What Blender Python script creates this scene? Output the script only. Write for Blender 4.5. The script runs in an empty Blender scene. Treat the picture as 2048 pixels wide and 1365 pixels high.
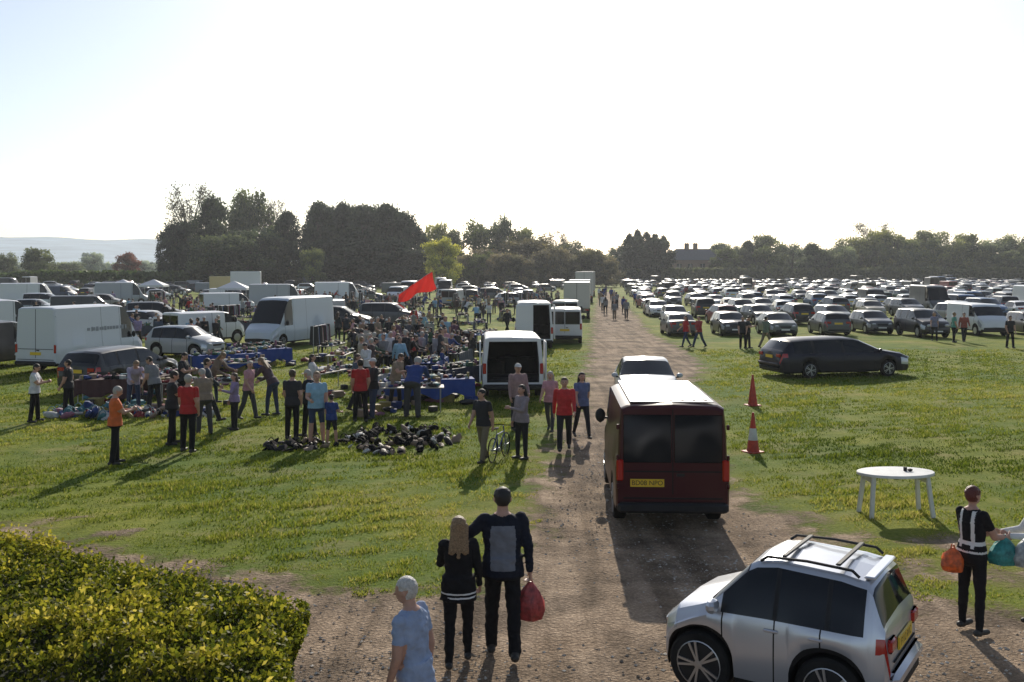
import bpy, math, random, time
import numpy as np
from mathutils import Vector, Matrix, Euler, noise
random.seed(7); rng=np.random.default_rng(7)
scene=bpy.context.scene
COL=scene.collection
T0=time.time()
V=Vector
# ------------------------------------------------------------------ materials
def nt_new(name):
    m=bpy.data.materials.new(name); m.use_nodes=True
    nt=m.node_tree
    return m,nt,nt.nodes['Principled BSDF'],nt.nodes['Material Output']
def N(nt,t,**k):
    n=nt.nodes.new(t)
    for a,b in k.items(): setattr(n,a,b)
    return n
def ramp(nt,stops,interp='LINEAR'):
    r=N(nt,'ShaderNodeValToRGB'); cr=r.color_ramp; cr.interpolation=interp
    while len(cr.elements)<len(stops): cr.elements.new(.5)
    for e,(p,c) in zip(cr.elements,stops):
        e.position=p; e.color=(*c,1)
    return r
def mk(name,col=(.5,.5,.5),rough=.6,metal=0,var=0.,vscale=4,bump=0,bscale=40,objcol=False,coat=0,rand=None,spec=.5,dirt=0):
    m,nt,b,o=nt_new(name); L=nt.links
    b.inputs['Roughness'].default_value=rough; b.inputs['Metallic'].default_value=metal
    b.inputs['Specular IOR Level'].default_value=spec
    b.inputs['Coat Weight'].default_value=coat; b.inputs['Coat Roughness'].default_value=.06
    tc=N(nt,'ShaderNodeTexCoord')
    src=None
    if objcol:
        oi=N(nt,'ShaderNodeObjectInfo'); src=oi.outputs['Color']
    elif rand:
        oi=N(nt,'ShaderNodeObjectInfo')
        r=ramp(nt,rand,'CONSTANT'); L.new(oi.outputs['Random'],r.inputs[0]); src=r.outputs[0]
    else:
        rgb=N(nt,'ShaderNodeRGB'); rgb.outputs[0].default_value=(*col,1); src=rgb.outputs[0]
    if var>0:
        nz=N(nt,'ShaderNodeTexNoise'); nz.inputs['Scale'].default_value=vscale; nz.inputs['Detail'].default_value=5
        L.new(tc.outputs['Object'],nz.inputs['Vector'])
        mr=N(nt,'ShaderNodeMapRange'); mr.inputs[1].default_value=.3; mr.inputs[2].default_value=.7
        mr.inputs[3].default_value=1-var; mr.inputs[4].default_value=1+var*.4
        L.new(nz.outputs[0],mr.inputs[0])
        mx=N(nt,'ShaderNodeMix',data_type='RGBA',blend_type='MULTIPLY'); mx.inputs[0].default_value=1
        L.new(src,mx.inputs[6]); L.new(mr.outputs[0],mx.inputs[7]); src=mx.outputs[2]
    if dirt>0:
        sx=N(nt,'ShaderNodeSeparateXYZ'); L.new(tc.outputs['Object'],sx.inputs[0])
        nz=N(nt,'ShaderNodeTexNoise'); nz.inputs['Scale'].default_value=3; nz.inputs['Detail'].default_value=6
        L.new(tc.outputs['Object'],nz.inputs['Vector'])
        ma=N(nt,'ShaderNodeMath',operation='MULTIPLY_ADD'); L.new(nz.outputs[0],ma.inputs[0]); ma.inputs[1].default_value=-.9; L.new(sx.outputs[2],ma.inputs[2])
        mr=N(nt,'ShaderNodeMapRange'); mr.inputs[1].default_value=-.3; mr.inputs[2].default_value=.4; mr.inputs[3].default_value=dirt; mr.inputs[4].default_value=0.0
        L.new(ma.outputs[0],mr.inputs[0])
        mx=N(nt,'ShaderNodeMix',data_type='RGBA'); L.new(mr.outputs[0],mx.inputs[0]); L.new(src,mx.inputs[6]); mx.inputs[7].default_value=(.22,.17,.12,1); src=mx.outputs[2]
        mr2=N(nt,'ShaderNodeMapRange'); mr2.inputs[1].default_value=0; mr2.inputs[2].default_value=1; mr2.inputs[3].default_value=rough; mr2.inputs[4].default_value=.8
        L.new(mr.outputs[0],mr2.inputs[0]); L.new(mr2.outputs[0],b.inputs['Roughness'])
    L.new(src,b.inputs['Base Color'])
    if bump>0:
        nz=N(nt,'ShaderNodeTexNoise'); nz.inputs['Scale'].default_value=bscale; nz.inputs['Detail'].default_value=4
        L.new(tc.outputs['Object'],nz.inputs['Vector'])
        bp=N(nt,'ShaderNodeBump'); bp.inputs['Strength'].default_value=bump; bp.inputs['Distance'].default_value=.02
        L.new(nz.outputs[0],bp.inputs['Height']); L.new(bp.outputs[0],b.inputs['Normal'])
    return m
def mk_leaf(name,dark,light,objcol=False,trans=.4,stops=None,spec=.25):
    m,nt,b,o=nt_new(name); L=nt.links
    at=N(nt,'ShaderNodeAttribute',attribute_name='shade')
    r=ramp(nt,stops or [(0,dark),(1,light)]); L.new(at.outputs['Fac'],r.inputs[0]); src=r.outputs[0]
    if objcol:
        oi=N(nt,'ShaderNodeObjectInfo'); mx=N(nt,'ShaderNodeMix',data_type='RGBA',blend_type='MULTIPLY'); mx.inputs[0].default_value=1
        L.new(src,mx.inputs[6]); L.new(oi.outputs['Color'],mx.inputs[7]); src=mx.outputs[2]
    L.new(src,b.inputs['Base Color']); b.inputs['Roughness'].default_value=.55; b.inputs['Specular IOR Level'].default_value=spec
    tr=N(nt,'ShaderNodeBsdfTranslucent'); L.new(src,tr.inputs[0])
    ms=N(nt,'ShaderNodeMixShader'); ms.inputs[0].default_value=trans
    L.new(b.outputs[0],ms.inputs[1]); L.new(tr.outputs[0],ms.inputs[2]); L.new(ms.outputs[0],o.inputs[0])
    return m
M_paint=mk('car_paint',objcol=True,rough=.35,coat=.35,dirt=.18,spec=.4)
M_dark=mk('dark_paint',objcol=True,rough=.3,coat=.12,dirt=.05,spec=.3)
M_metal=mk('silver_metallic_paint',objcol=True,rough=.28,metal=.55,coat=.6,dirt=.16,spec=.5)
M_glass=mk('tinted_glass',(.010,.012,.015),rough=.08,spec=.4)
M_plast=mk('black_plastic',(.02,.02,.022),rough=.6,var=.3,spec=.3)
M_tyre=mk('tyre_rubber',(.02,.02,.02),rough=.85,var=.4,spec=.2)
M_rim=mk('alloy',(.45,.46,.48),rough=.35,metal=.8)
M_red=mk('red_lens',(.40,.012,.01),rough=.2,coat=.5)
M_head=mk('lamp_lens',(.5,.52,.55),rough=.15,metal=.3,coat=.6)
M_seam=mk('panel_gap',(.01,.01,.01),rough=.9)
M_py=mk('plate_yellow',(.75,.50,.03),rough=.4)
M_pw=mk('plate_white',(.75,.75,.72),rough=.4)
M_int=mk('van_interior',(.02,.018,.017),rough=.9,var=.5)
M_txt=mk('plate_lettering',(.01,.01,.01),rough=.5)
M_grey=mk('faded_lettering',(.28,.29,.31),rough=.6)
CARM=[M_paint,M_glass,M_plast,M_tyre,M_rim,M_red,M_head,M_seam,M_py,M_pw,M_int,M_txt,M_grey]
# ------------------------------------------------------------------ mesh builder
class MB:
    def __init__(s): s.v=[];s.f=[];s.m=[]
    def add(s,vs,fs,mat,M=None):
        o=len(s.v)
        for p in vs:
            p=V(p); s.v.append(tuple(M@p) if M is not None else tuple(p))
        for f in fs: s.f.append(tuple(i+o for i in f)); s.m.append(mat)
    def box(s,c,sz,mat,rot=None,taper=1.0,bev=0):
        x,y,z=[a/2 for a in sz]; t=taper
        if bev>0:
            b=min(bev,x*.9,y*.9,z*.9)
            vs=[];fs=[]
            def ring(zz,ins,tt):
                X=(x-ins)*tt;Y=(y-ins)*tt; bb=b
                return [(X-bb,-Y,zz),(X,-Y+bb,zz),(X,Y-bb,zz),(X-bb,Y,zz),(-X+bb,Y,zz),(-X,Y-bb,zz),(-X,-Y+bb,zz),(-X+bb,-Y,zz)]
            rs=[ring(-z,b,1),ring(-z+b,0,1),ring(z-b,0,t),ring(z,b,t)]
            for r in rs: vs+=r
            for k in range(3):
                for i in range(8):
                    j=(i+1)%8; fs.append((k*8+i,k*8+j,k*8+8+j,k*8+8+i))
            fs.append(tuple(range(7,-1,-1))); fs.append(tuple(range(24,32)))
        else:
            vs=[(-x,-y,-z),(x,-y,-z),(x,y,-z),(-x,y,-z),(-x*t,-y*t,z),(x*t,-y*t,z),(x*t,y*t,z),(-x*t,y*t,z)]
            fs=[(0,3,2,1),(4,5,6,7),(0,1,5,4),(1,2,6,5),(2,3,7,6),(3,0,4,7)]
        M=Matrix.Translation(c)
        if rot: M=M@Euler(rot).to_matrix().to_4x4()
        s.add(vs,fs,mat,M)
    def loft(s,rings,mat,cap=True):
        n=len(rings[0]); vs=[p for r in rings for p in r]; fs=[]
        for k in range(len(rings)-1):
            for i in range(n):
                j=(i+1)%n; fs.append((k*n+i,k*n+j,(k+1)*n+j,(k+1)*n+i))
        if cap: fs.append(tuple(range(n-1,-1,-1))); fs.append(tuple(range((len(rings)-1)*n,len(rings)*n)))
        s.add(vs,fs,mat)
    def cyl(s,a,b,r0,r1,mat,n=10,cap=True):
        a=V(a);b=V(b);D=(b-a).normalized()
        u=D.orthogonal().normalized(); v=D.cross(u)
        s.loft([[a+(u*math.cos(t)+v*math.sin(t))*r0 for t in [2*math.pi*i/n for i in range(n)]],
                [b+(u*math.cos(t)+v*math.sin(t))*r1 for t in [2*math.pi*i/n for i in range(n)]]],mat,cap)
    def ell(s,c,r,mat,n=10,m=7,M=None,jit=0):
        rings=[]
        for k in range(m):
            ph=-math.pi/2+math.pi*(k+.5)/m if 0<k<m-1 else (-math.pi/2+.12 if k==0 else math.pi/2-.12)
            ring=[]
            for i in range(n):
                t=2*math.pi*i/n; p=V((math.cos(ph)*math.cos(t)*r[0],math.cos(ph)*math.sin(t)*r[1],math.sin(ph)*r[2]))
                if jit: p*=1+random.uniform(-jit,jit)
                if M: p=M@p
                ring.append(V(c)+p)
            rings.append(ring)
        s.loft(rings,mat)
    def caps(s,a,b,ra,rb,mat=0,n=12,su=1,sv=1,U=None):
        a=V(a);b=V(b);D=(b-a).normalized()
        u=(V(U)-D*D.dot(V(U))).normalized() if U is not None else D.orthogonal().normalized()
        v=D.cross(u); rings=[]
        for base,r,angs in ((a,ra,(-85,-55,-25,0)),(b,rb,(0,25,55,85))):
            for g in angs:
                g=math.radians(g); c=base+D*r*math.sin(g); q=r*math.cos(g)
                rings.append([c+u*su*q*math.cos(t)+v*sv*q*math.sin(t) for t in [2*math.pi*i/n for i in range(n)]])
        s.loft(rings,mat)
    def text(s,body,size,M,mat):
        cu=bpy.data.curves.new('t','FONT'); cu.body=body; cu.size=size; cu.align_x='CENTER'; cu.align_y='CENTER'
        ob=bpy.data.objects.new('t',cu); COL.objects.link(ob)
        me=bpy.data.meshes.new_from_object(ob.evaluated_get(bpy.context.evaluated_depsgraph_get()))
        s.add([v.co for v in me.vertices],[tuple(p.vertices) for p in me.polygons],mat,M)
        bpy.data.objects.remove(ob); bpy.data.meshes.remove(me); bpy.data.curves.remove(cu)
    def mesh(s,name,mats,ang=38):
        me=bpy.data.meshes.new(name); me.from_pydata(s.v,[],s.f)
        for m in mats: me.materials.append(m)
        me.polygons.foreach_set('material_index',s.m)
        me.polygons.foreach_set('use_smooth',[ang>0]*len(s.f))
        me.update()
        if ang>0: me.set_sharp_from_angle(angle=math.radians(ang))
        return me
def put(name,me,loc=(0,0,0),rz=0,scale=(1,1,1),color=None):
    ob=bpy.data.objects.new(name,me); COL.objects.link(ob)
    ob.location=loc; ob.rotation_euler=(0,0,rz); ob.scale=scale if hasattr(scale,'__len__') else (scale,)*3
    if color: ob.color=(*color[:3],1)
    return ob
def np_mesh(name,verts,k,mat,shade=None,smooth=False):
    n=len(verts)//k
    me=bpy.data.meshes.new(name); me.vertices.add(len(verts)); me.vertices.foreach_set('co',np.asarray(verts,dtype=np.float32).ravel())
    me.loops.add(n*k); me.loops.foreach_set('vertex_index',np.arange(n*k,dtype=np.int32))
    me.polygons.add(n); me.polygons.foreach_set('loop_start',np.arange(0,n*k,k,dtype=np.int32))
    me.update(calc_edges=True)
    me.materials.append(mat)
    if shade is not None:
        a=me.attributes.new('shade','FLOAT','FACE'); a.data.foreach_set('value',np.asarray(shade,dtype=np.float32))
    me.validate()
    return me
def leaf_quads(P,size,flat=0.,aspect=.55):
    n=len(P); a=rng.normal(size=(n,3)); a/=np.linalg.norm(a,axis=1)[:,None]
    b=rng.normal(size=(n,3)); b-=a*(a*b).sum(1)[:,None]; b/=np.linalg.norm(b,axis=1)[:,None]
    s=(size*rng.uniform(.6,1.35,n))[:,None]
    q=np.stack([P-a*s,P-b*s*aspect,P+a*s,P+b*s*aspect],1)
    return q.reshape(-1,3)
# ------------------------------------------------------------------ ground
MAIN=[(-30,26),(-8.7,16.5),(-5.5,14.6),(-3.2,13.5),(-1.3,12.7),(-.6,12.9),(.1,14.2),(.3,16.5),(.7,21),(1.8,29),(3.0,40),(4.8,60),(6.8,83),(19.3,220),(21.8,220),(10.6,83),(9.0,66),(8.9,52),(8.3,44),(6.8,37),(5.3,30),(4.4,22),(4.1,18.6),(4.5,17.1),(5.0,15.9),(5.0,14.6),(4.8,13.4),(5.0,12.7),(6.2,12.0),(14,10.8),(30,8),(30,-20),(-30,-20)]
STR1=[(4.7,15.8),(5.6,15.6),(8,15.0),(16,13.2),(16,12.95),(8,14.75),(5.6,15.3),(4.7,15.2)]
STR2=[(4.6,14.4),(5.6,14.15),(8,13.7),(16,12.1),(16,11.6),(8,13.2),(5.6,13.5),(4.6,13.6)]
def sdist(P,poly):
    poly=np.array(poly,float); a=poly; b=np.roll(poly,-1,0)
    d=np.full(len(P),1e9); inside=np.zeros(len(P),bool)
    for p,q in zip(a,b):
        e=q-p; w=P-p; t=np.clip((w@e)/(e@e),0,1); r=w-t[:,None]*e
        d=np.minimum(d,np.hypot(r[:,0],r[:,1]))
        c=((p[1]<=P[:,1])&(q[1]>P[:,1]))|((q[1]<=P[:,1])&(p[1]>P[:,1]))
        with np.errstate(divide='ignore',invalid='ignore'):
            xi=p[0]+(P[:,1]-p[1])/(q[1]-p[1]+1e-12)*e[0]
        inside^=c&(P[:,0]<xi)
    return np.where(inside,-d,d)
def SD(P): return np.minimum(np.minimum(sdist(P,MAIN),sdist(P,STR1)),sdist(P,STR2)+.05)
def vnoise(x,y,s,seed=0):
    r=np.zeros(len(x)); g=np.random.default_rng(seed)
    for k in range(7):
        a=g.uniform(0,6.28); f=s*g.uniform(.6,2.2); r+=np.sin((x*math.cos(a)+y*math.sin(a))*f+g.uniform(0,6.28))
    return r/7
def wear(x,y):
    y1=30.2-.10*(x-6)+.25*np.sin(x*.8); y2=y1+1.7
    w=np.exp(-((y-y1)/.22)**2)+np.exp(-((y-y2)/.22)**2)
    w=w*(x>5.5)*np.clip((x-5.5)/2,0,1)
    r=np.hypot(x+2.5,y-8.0); l=(np.exp(-((r-8.6-.2*np.sin(x))/.16)**2)+np.exp(-((r-10.1-.2*np.sin(x))/.16)**2))*(x<0)*(x>-9)
    return w+.6*l
def geo(a,b,n): return np.geomspace(a,b,n)
xs=np.concatenate([-geo(5000,17,26),np.arange(-16.5,16.6,.25),geo(17,5000,26)])
ys=np.concatenate([-geo(600,6,8),np.arange(-5,34,.25),geo(34.3,230,90),geo(240,6000,26)])
XX,YY=np.meshgrid(xs,ys); G=np.stack([XX.ravel(),YY.ravel()],1)
sd0=np.clip(SD(G),-4,4)
sd=np.where(sd0>0,np.maximum(.08,sd0-1.4*wear(G[:,0],G[:,1])*(sd0>0.2)),sd0)
Z=.022*vnoise(G[:,0],G[:,1],1.3,3)*np.clip(1-(G[:,1]-30)/20,0,1)*(np.abs(G[:,0])<17)
Z+= np.where(sd<0,-.02*np.clip(-sd*3,0,1),0)
nx=len(xs); ny=len(ys)
idx=np.arange(nx*ny).reshape(ny,nx)
F=np.stack([idx[:-1,:-1],idx[:-1,1:],idx[1:,1:],idx[1:,:-1]],-1).reshape(-1,4)
fsd=sd0[F].mean(1)
def mk_ground():
    m,nt,b,o=nt_new('field_ground'); L=nt.links
    geo_=N(nt,'ShaderNodeNewGeometry'); pos=geo_.outputs['Position']
    at=N(nt,'ShaderNodeAttribute',attribute_name='sd')
    def nz(s,d=6,r=.6,vec=None,dist=0):
        n=N(nt,'ShaderNodeTexNoise'); n.inputs['Scale'].default_value=s; n.inputs['Detail'].default_value=d; n.inputs['Roughness'].default_value=r; n.inputs['Distortion'].default_value=dist
        L.new(vec or pos,n.inputs['Vector']); return n.outputs[0]
    def math_(op,a,bv=None,c=None):
        n=N(nt,'ShaderNodeMath',operation=op)
        for i,x in enumerate((a,bv,c)):
            if x is None: continue
            if isinstance(x,(int,float)): n.inputs[i].default_value=x
            else: L.new(x,n.inputs[i])
        return n.outputs[0]
    def mix(f,a,c,bt='MIX'):
        n=N(nt,'ShaderNodeMix',data_type='RGBA',blend_type=bt)
        for i,x in ((0,f),(6,a),(7,c)):
            if isinstance(x,(int,float)): n.inputs[i].default_value=x
            elif isinstance(x,tuple): n.inputs[i].default_value=(*x,1)
            else: L.new(x,n.inputs[i])
        return n.outputs[2]
    n1=nz(1.1,8,.65); n2=nz(.22,5); n3=nz(14,5,.7); n4=nz(60,3,.7)
    e=math_('MULTIPLY_ADD',math_('SUBTRACT',n1,.5),4.2,math_('MULTIPLY',at.outputs['Fac'],-1.2))
    e=math_('MULTIPLY_ADD',math_('SUBTRACT',n3,.5),1.2,e)
    mr=N(nt,'ShaderNodeMapRange',interpolation_type='SMOOTHSTEP'); mr.inputs[1].default_value=-.45; mr.inputs[2].default_value=.35
    L.new(e,mr.inputs[0]); mask=mr.outputs[0]
    g1=ramp(nt,[(.28,(.055,.085,.010)),(.5,(.165,.205,.024)),(.72,(.32,.32,.055))])
    gm=math_('ADD',math_('MULTIPLY',n3,.5),math_('MULTIPLY',n1,.5)); L.new(gm,g1.inputs[0])
    g2=ramp(nt,[(.38,(.55,.75,.5)),(.62,(1.25,1.12,.95))]); L.new(n2,g2.inputs[0])
    gr=mix(1.0,g1.outputs[0],g2.outputs[0],'MULTIPLY')
    br=ramp(nt,[(.50,(0,0,0)),(.66,(1,1,1))]); L.new(nz(.55,8,.7),br.inputs[0])
    gr=mix(math_('MULTIPLY',br.outputs[0],.5),gr,(.28,.22,.11))
    d1=ramp(nt,[(.2,(.14,.10,.07)),(.42,(.30,.225,.16)),(.6,(.46,.36,.27)),(.85,(.62,.52,.42))])
    dm=math_('ADD',math_('MULTIPLY',n4,.45),math_('MULTIPLY',n1,.55)); L.new(dm,d1.inputs[0])
    d2=ramp(nt,[(.38,(.50,.48,.46)),(.58,(1.15,1.12,1.08))]); L.new(nz(.7,7,.65),d2.inputs[0])
    di=mix(1.0,d1.outputs[0],d2.outputs[0],'MULTIPLY')
    mp=N(nt,'ShaderNodeMapping'); mp.inputs['Rotation'].default_value=(0,0,math.radians(5)); mp.inputs['Scale'].default_value=(2.2,.16,1); L.new(pos,mp.inputs[0])
    ru=nz(1.0,5,.6,mp.outputs[0],.6)
    d3=ramp(nt,[(.40,(.65,.63,.6)),(.56,(1.1,1.1,1.1))]); L.new(ru,d3.inputs[0])
    di=mix(.9,di,d3.outputs[0],'MULTIPLY')
    vo=N(nt,'ShaderNodeTexVoronoi'); vo.inputs['Scale'].default_value=22; L.new(pos,vo.inputs['Vector'])
    st=ramp(nt,[(.0,(1.4,1.38,1.35)),(.25,(1,1,1)),(.6,(.72,.7,.68))]); L.new(vo.outputs[0],st.inputs[0])
    di=mix(.8,di,st.outputs[0],'MULTIPLY')
    c=mix(mask,gr,di)
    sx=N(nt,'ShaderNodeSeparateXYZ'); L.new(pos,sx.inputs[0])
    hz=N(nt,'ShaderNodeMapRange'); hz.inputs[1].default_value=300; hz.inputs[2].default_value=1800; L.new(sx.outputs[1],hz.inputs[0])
    c=mix(math_('MULTIPLY',hz.outputs[0],.85),c,(.42,.50,.56))  # aerial haze painted in: ground colour pales to blue-grey with distance
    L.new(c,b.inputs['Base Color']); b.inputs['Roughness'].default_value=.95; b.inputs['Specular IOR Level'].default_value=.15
    h=math_('ADD',math_('MULTIPLY',n3,1.0),math_('MULTIPLY',n1,1.8)); h=math_('ADD',h,math_('MULTIPLY',n4,.35))
    h=math_('ADD',h,math_('MULTIPLY',math_('MULTIPLY',vo.outputs[0],mask),-.5)); h=math_('ADD',h,math_('MULTIPLY',math_('MULTIPLY',ru,mask),2.5))
    bp=N(nt,'ShaderNodeBump'); bp.inputs['Strength'].default_value=.75; bp.inputs['Distance'].default_value=.07
    L.new(h,bp.inputs['Height']); L.new(bp.outputs[0],b.inputs['Normal'])
    return m
M_ground=mk_ground()
def sub(name,sel):
    ff=F[sel]; used,inv=np.unique(ff,return_inverse=True); inv=inv.reshape(ff.shape)
    me=bpy.data.meshes.new(name)
    me.from_pydata(np.column_stack([G[used],Z[used]]).tolist(),[],inv.tolist())
    a=me.attributes.new('sd','FLOAT','POINT'); a.data.foreach_set('value',sd[used].astype(np.float32))
    me.materials.append(M_ground); me.polygons.foreach_set('use_smooth',[True]*len(ff)); me.update()
    return put(name,me)
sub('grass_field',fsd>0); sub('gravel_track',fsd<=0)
def grass(n,ymin,ymax):
    t=rng.uniform(0,1,n); y=ymin*(ymax/ymin)**(t**.9)
    x=rng.uniform(-.58,.60,n)*y
    P=np.stack([x,y],1); s=SD(P)+.55*vnoise(x,y,3.5,5)+.35*vnoise(x,y,9,6)-.9*wear(x,y)
    cl=vnoise(x,y,1.6,8)*.6+vnoise(x,y,5.5,9)*.7
    keep=(s>.10)&(rng.uniform(0,1,n)<.50+1.2*cl)
    x,y,cl,s=x[keep],y[keep],cl[keep],s[keep]; n=len(x)
    h=(.022+.030*rng.uniform(0,1,n)**2+.075*np.clip(cl,0,1))*np.clip(s*1.2,.35,1)*(1+.004*y); w=.006+.00055*y
    th=rng.uniform(0,6.28,n); dx=np.cos(th)*w; dy=np.sin(th)*w
    lx=rng.normal(0,.5,n)*h; ly=rng.normal(0,.5,n)*h
    z0=np.full(n,-.015)
    v=np.stack([np.stack([x-dx,y-dy,z0],1),np.stack([x+dx,y+dy,z0],1),np.stack([x+lx,y+ly,h],1)],1).reshape(-1,3)
    sh=np.clip(.46+.45*cl+.55*vnoise(x,y,.35,12)+rng.normal(0,.2,n),0,1)
    return v,sh
M_grass=mk_leaf('grass_blades',None,None,trans=.5,spec=.1,stops=[(0,(.045,.075,.009)),(.4,(.14,.19,.020)),(.75,(.29,.31,.04)),(1,(.47,.42,.12))])
v,sh=grass(520000,11.5,52)
put('grass_blades',np_mesh('grass_blades',v,3,M_grass,sh))
def stones(n):
    y=rng.uniform(8.5,28,n); x=rng.uniform(-.5,.55,n)*y
    s=SD(np.stack([x,y],1)); k=(s<-.05)&(rng.uniform(0,1,n)<.55+.9*vnoise(x,y,1.2,33)); x,y=x[k],y[k]; n=len(x)
    r=.007+.024*rng.uniform(0,1,n)**5
    O=np.array([[1,0,0],[0,1,0],[-1,0,0],[0,-1,0],[0,0,1]],float)
    J=O[None]*rng.uniform(.6,1.3,(n,5,3)); J[:,4,2]*=.6
    P=J*r[:,None,None]+np.stack([x,y,np.full(n,-.018)],1)[:,None]
    tri=[(0,1,4),(1,2,4),(2,3,4),(3,0,4)]
    v=np.concatenate([P[:,t,:] for t in tri],0)
    return v.reshape(-1,3),np.tile(rng.uniform(0,1,n),4)
M_stone=mk_leaf('stone',(.18,.145,.11),(.60,.55,.48),trans=0)
v,sh=stones(60000); put('loose_gravel',np_mesh('loose_gravel',v,3,M_stone,sh))
# ------------------------------------------------------------------ hedge foreground
def hedge_fg():
    def surf(u,v):
        bx=-1.95-7.8*u; by=8.95+4.45*u; fx=-1.45-8.3*u; fy=6.6+2.6*u
        return fx+(bx-fx)*v, fy+(by-fy)*v
    n=80000
    u=rng.uniform(0,1,n); v=rng.uniform(0,1,n)
    x,y=surf(u,v)
    edge=np.minimum(np.minimum(v*2.2,(1-v)*2.2)+.02,u*8.5)
    b1=vnoise(x,y,3,21); b2=vnoise(x,y,9,22)
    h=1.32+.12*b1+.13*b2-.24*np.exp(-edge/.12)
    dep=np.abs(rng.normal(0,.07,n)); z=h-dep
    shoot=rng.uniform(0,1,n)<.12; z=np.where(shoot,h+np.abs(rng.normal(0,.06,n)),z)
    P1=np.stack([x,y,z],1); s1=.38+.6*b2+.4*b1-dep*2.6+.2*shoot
    m=17000; vv=rng.uniform(0,1,m); x,y=surf(np.zeros(m),vv); z=rng.uniform(0,1.2,m)
    b=.12*np.sin(z*4+vv*3)+.08*vnoise(vv*9,z*3,2,23); P2=np.stack([x+b-np.abs(rng.normal(0,.06,m)),y,z],1)
    m2=18000; uu=rng.uniform(0,1,m2); x,y=surf(uu,np.ones(m2)); z=rng.uniform(.1,1.2,m2); P3=np.stack([x,y+.08*vnoise(x,z,5,24),z],1)
    P=np.concatenate([P1,P2,P3]); s=np.concatenate([s1,np.full(m,.35),np.full(m2,.4)])
    q=leaf_quads(P,.023,aspect=.6)
    return q,np.clip(s+rng.normal(0,.2,len(P)),0,1),surf
q,sh,surf=hedge_fg()
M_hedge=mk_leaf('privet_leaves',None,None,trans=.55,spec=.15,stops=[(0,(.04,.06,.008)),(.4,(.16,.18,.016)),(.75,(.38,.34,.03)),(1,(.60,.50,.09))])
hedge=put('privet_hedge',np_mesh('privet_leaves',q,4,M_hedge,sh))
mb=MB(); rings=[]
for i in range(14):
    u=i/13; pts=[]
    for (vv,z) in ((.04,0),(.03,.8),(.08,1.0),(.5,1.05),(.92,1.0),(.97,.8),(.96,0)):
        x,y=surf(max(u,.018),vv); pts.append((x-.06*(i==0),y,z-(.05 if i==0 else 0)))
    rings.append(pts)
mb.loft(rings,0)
c=put('hedge_core',mb.mesh('hedge_core',[mk('hedge_inner',(.016,.020,.006),rough=1)],0)); c.parent=hedge  # solid dark-green core filling the hedge below the leaves
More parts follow.
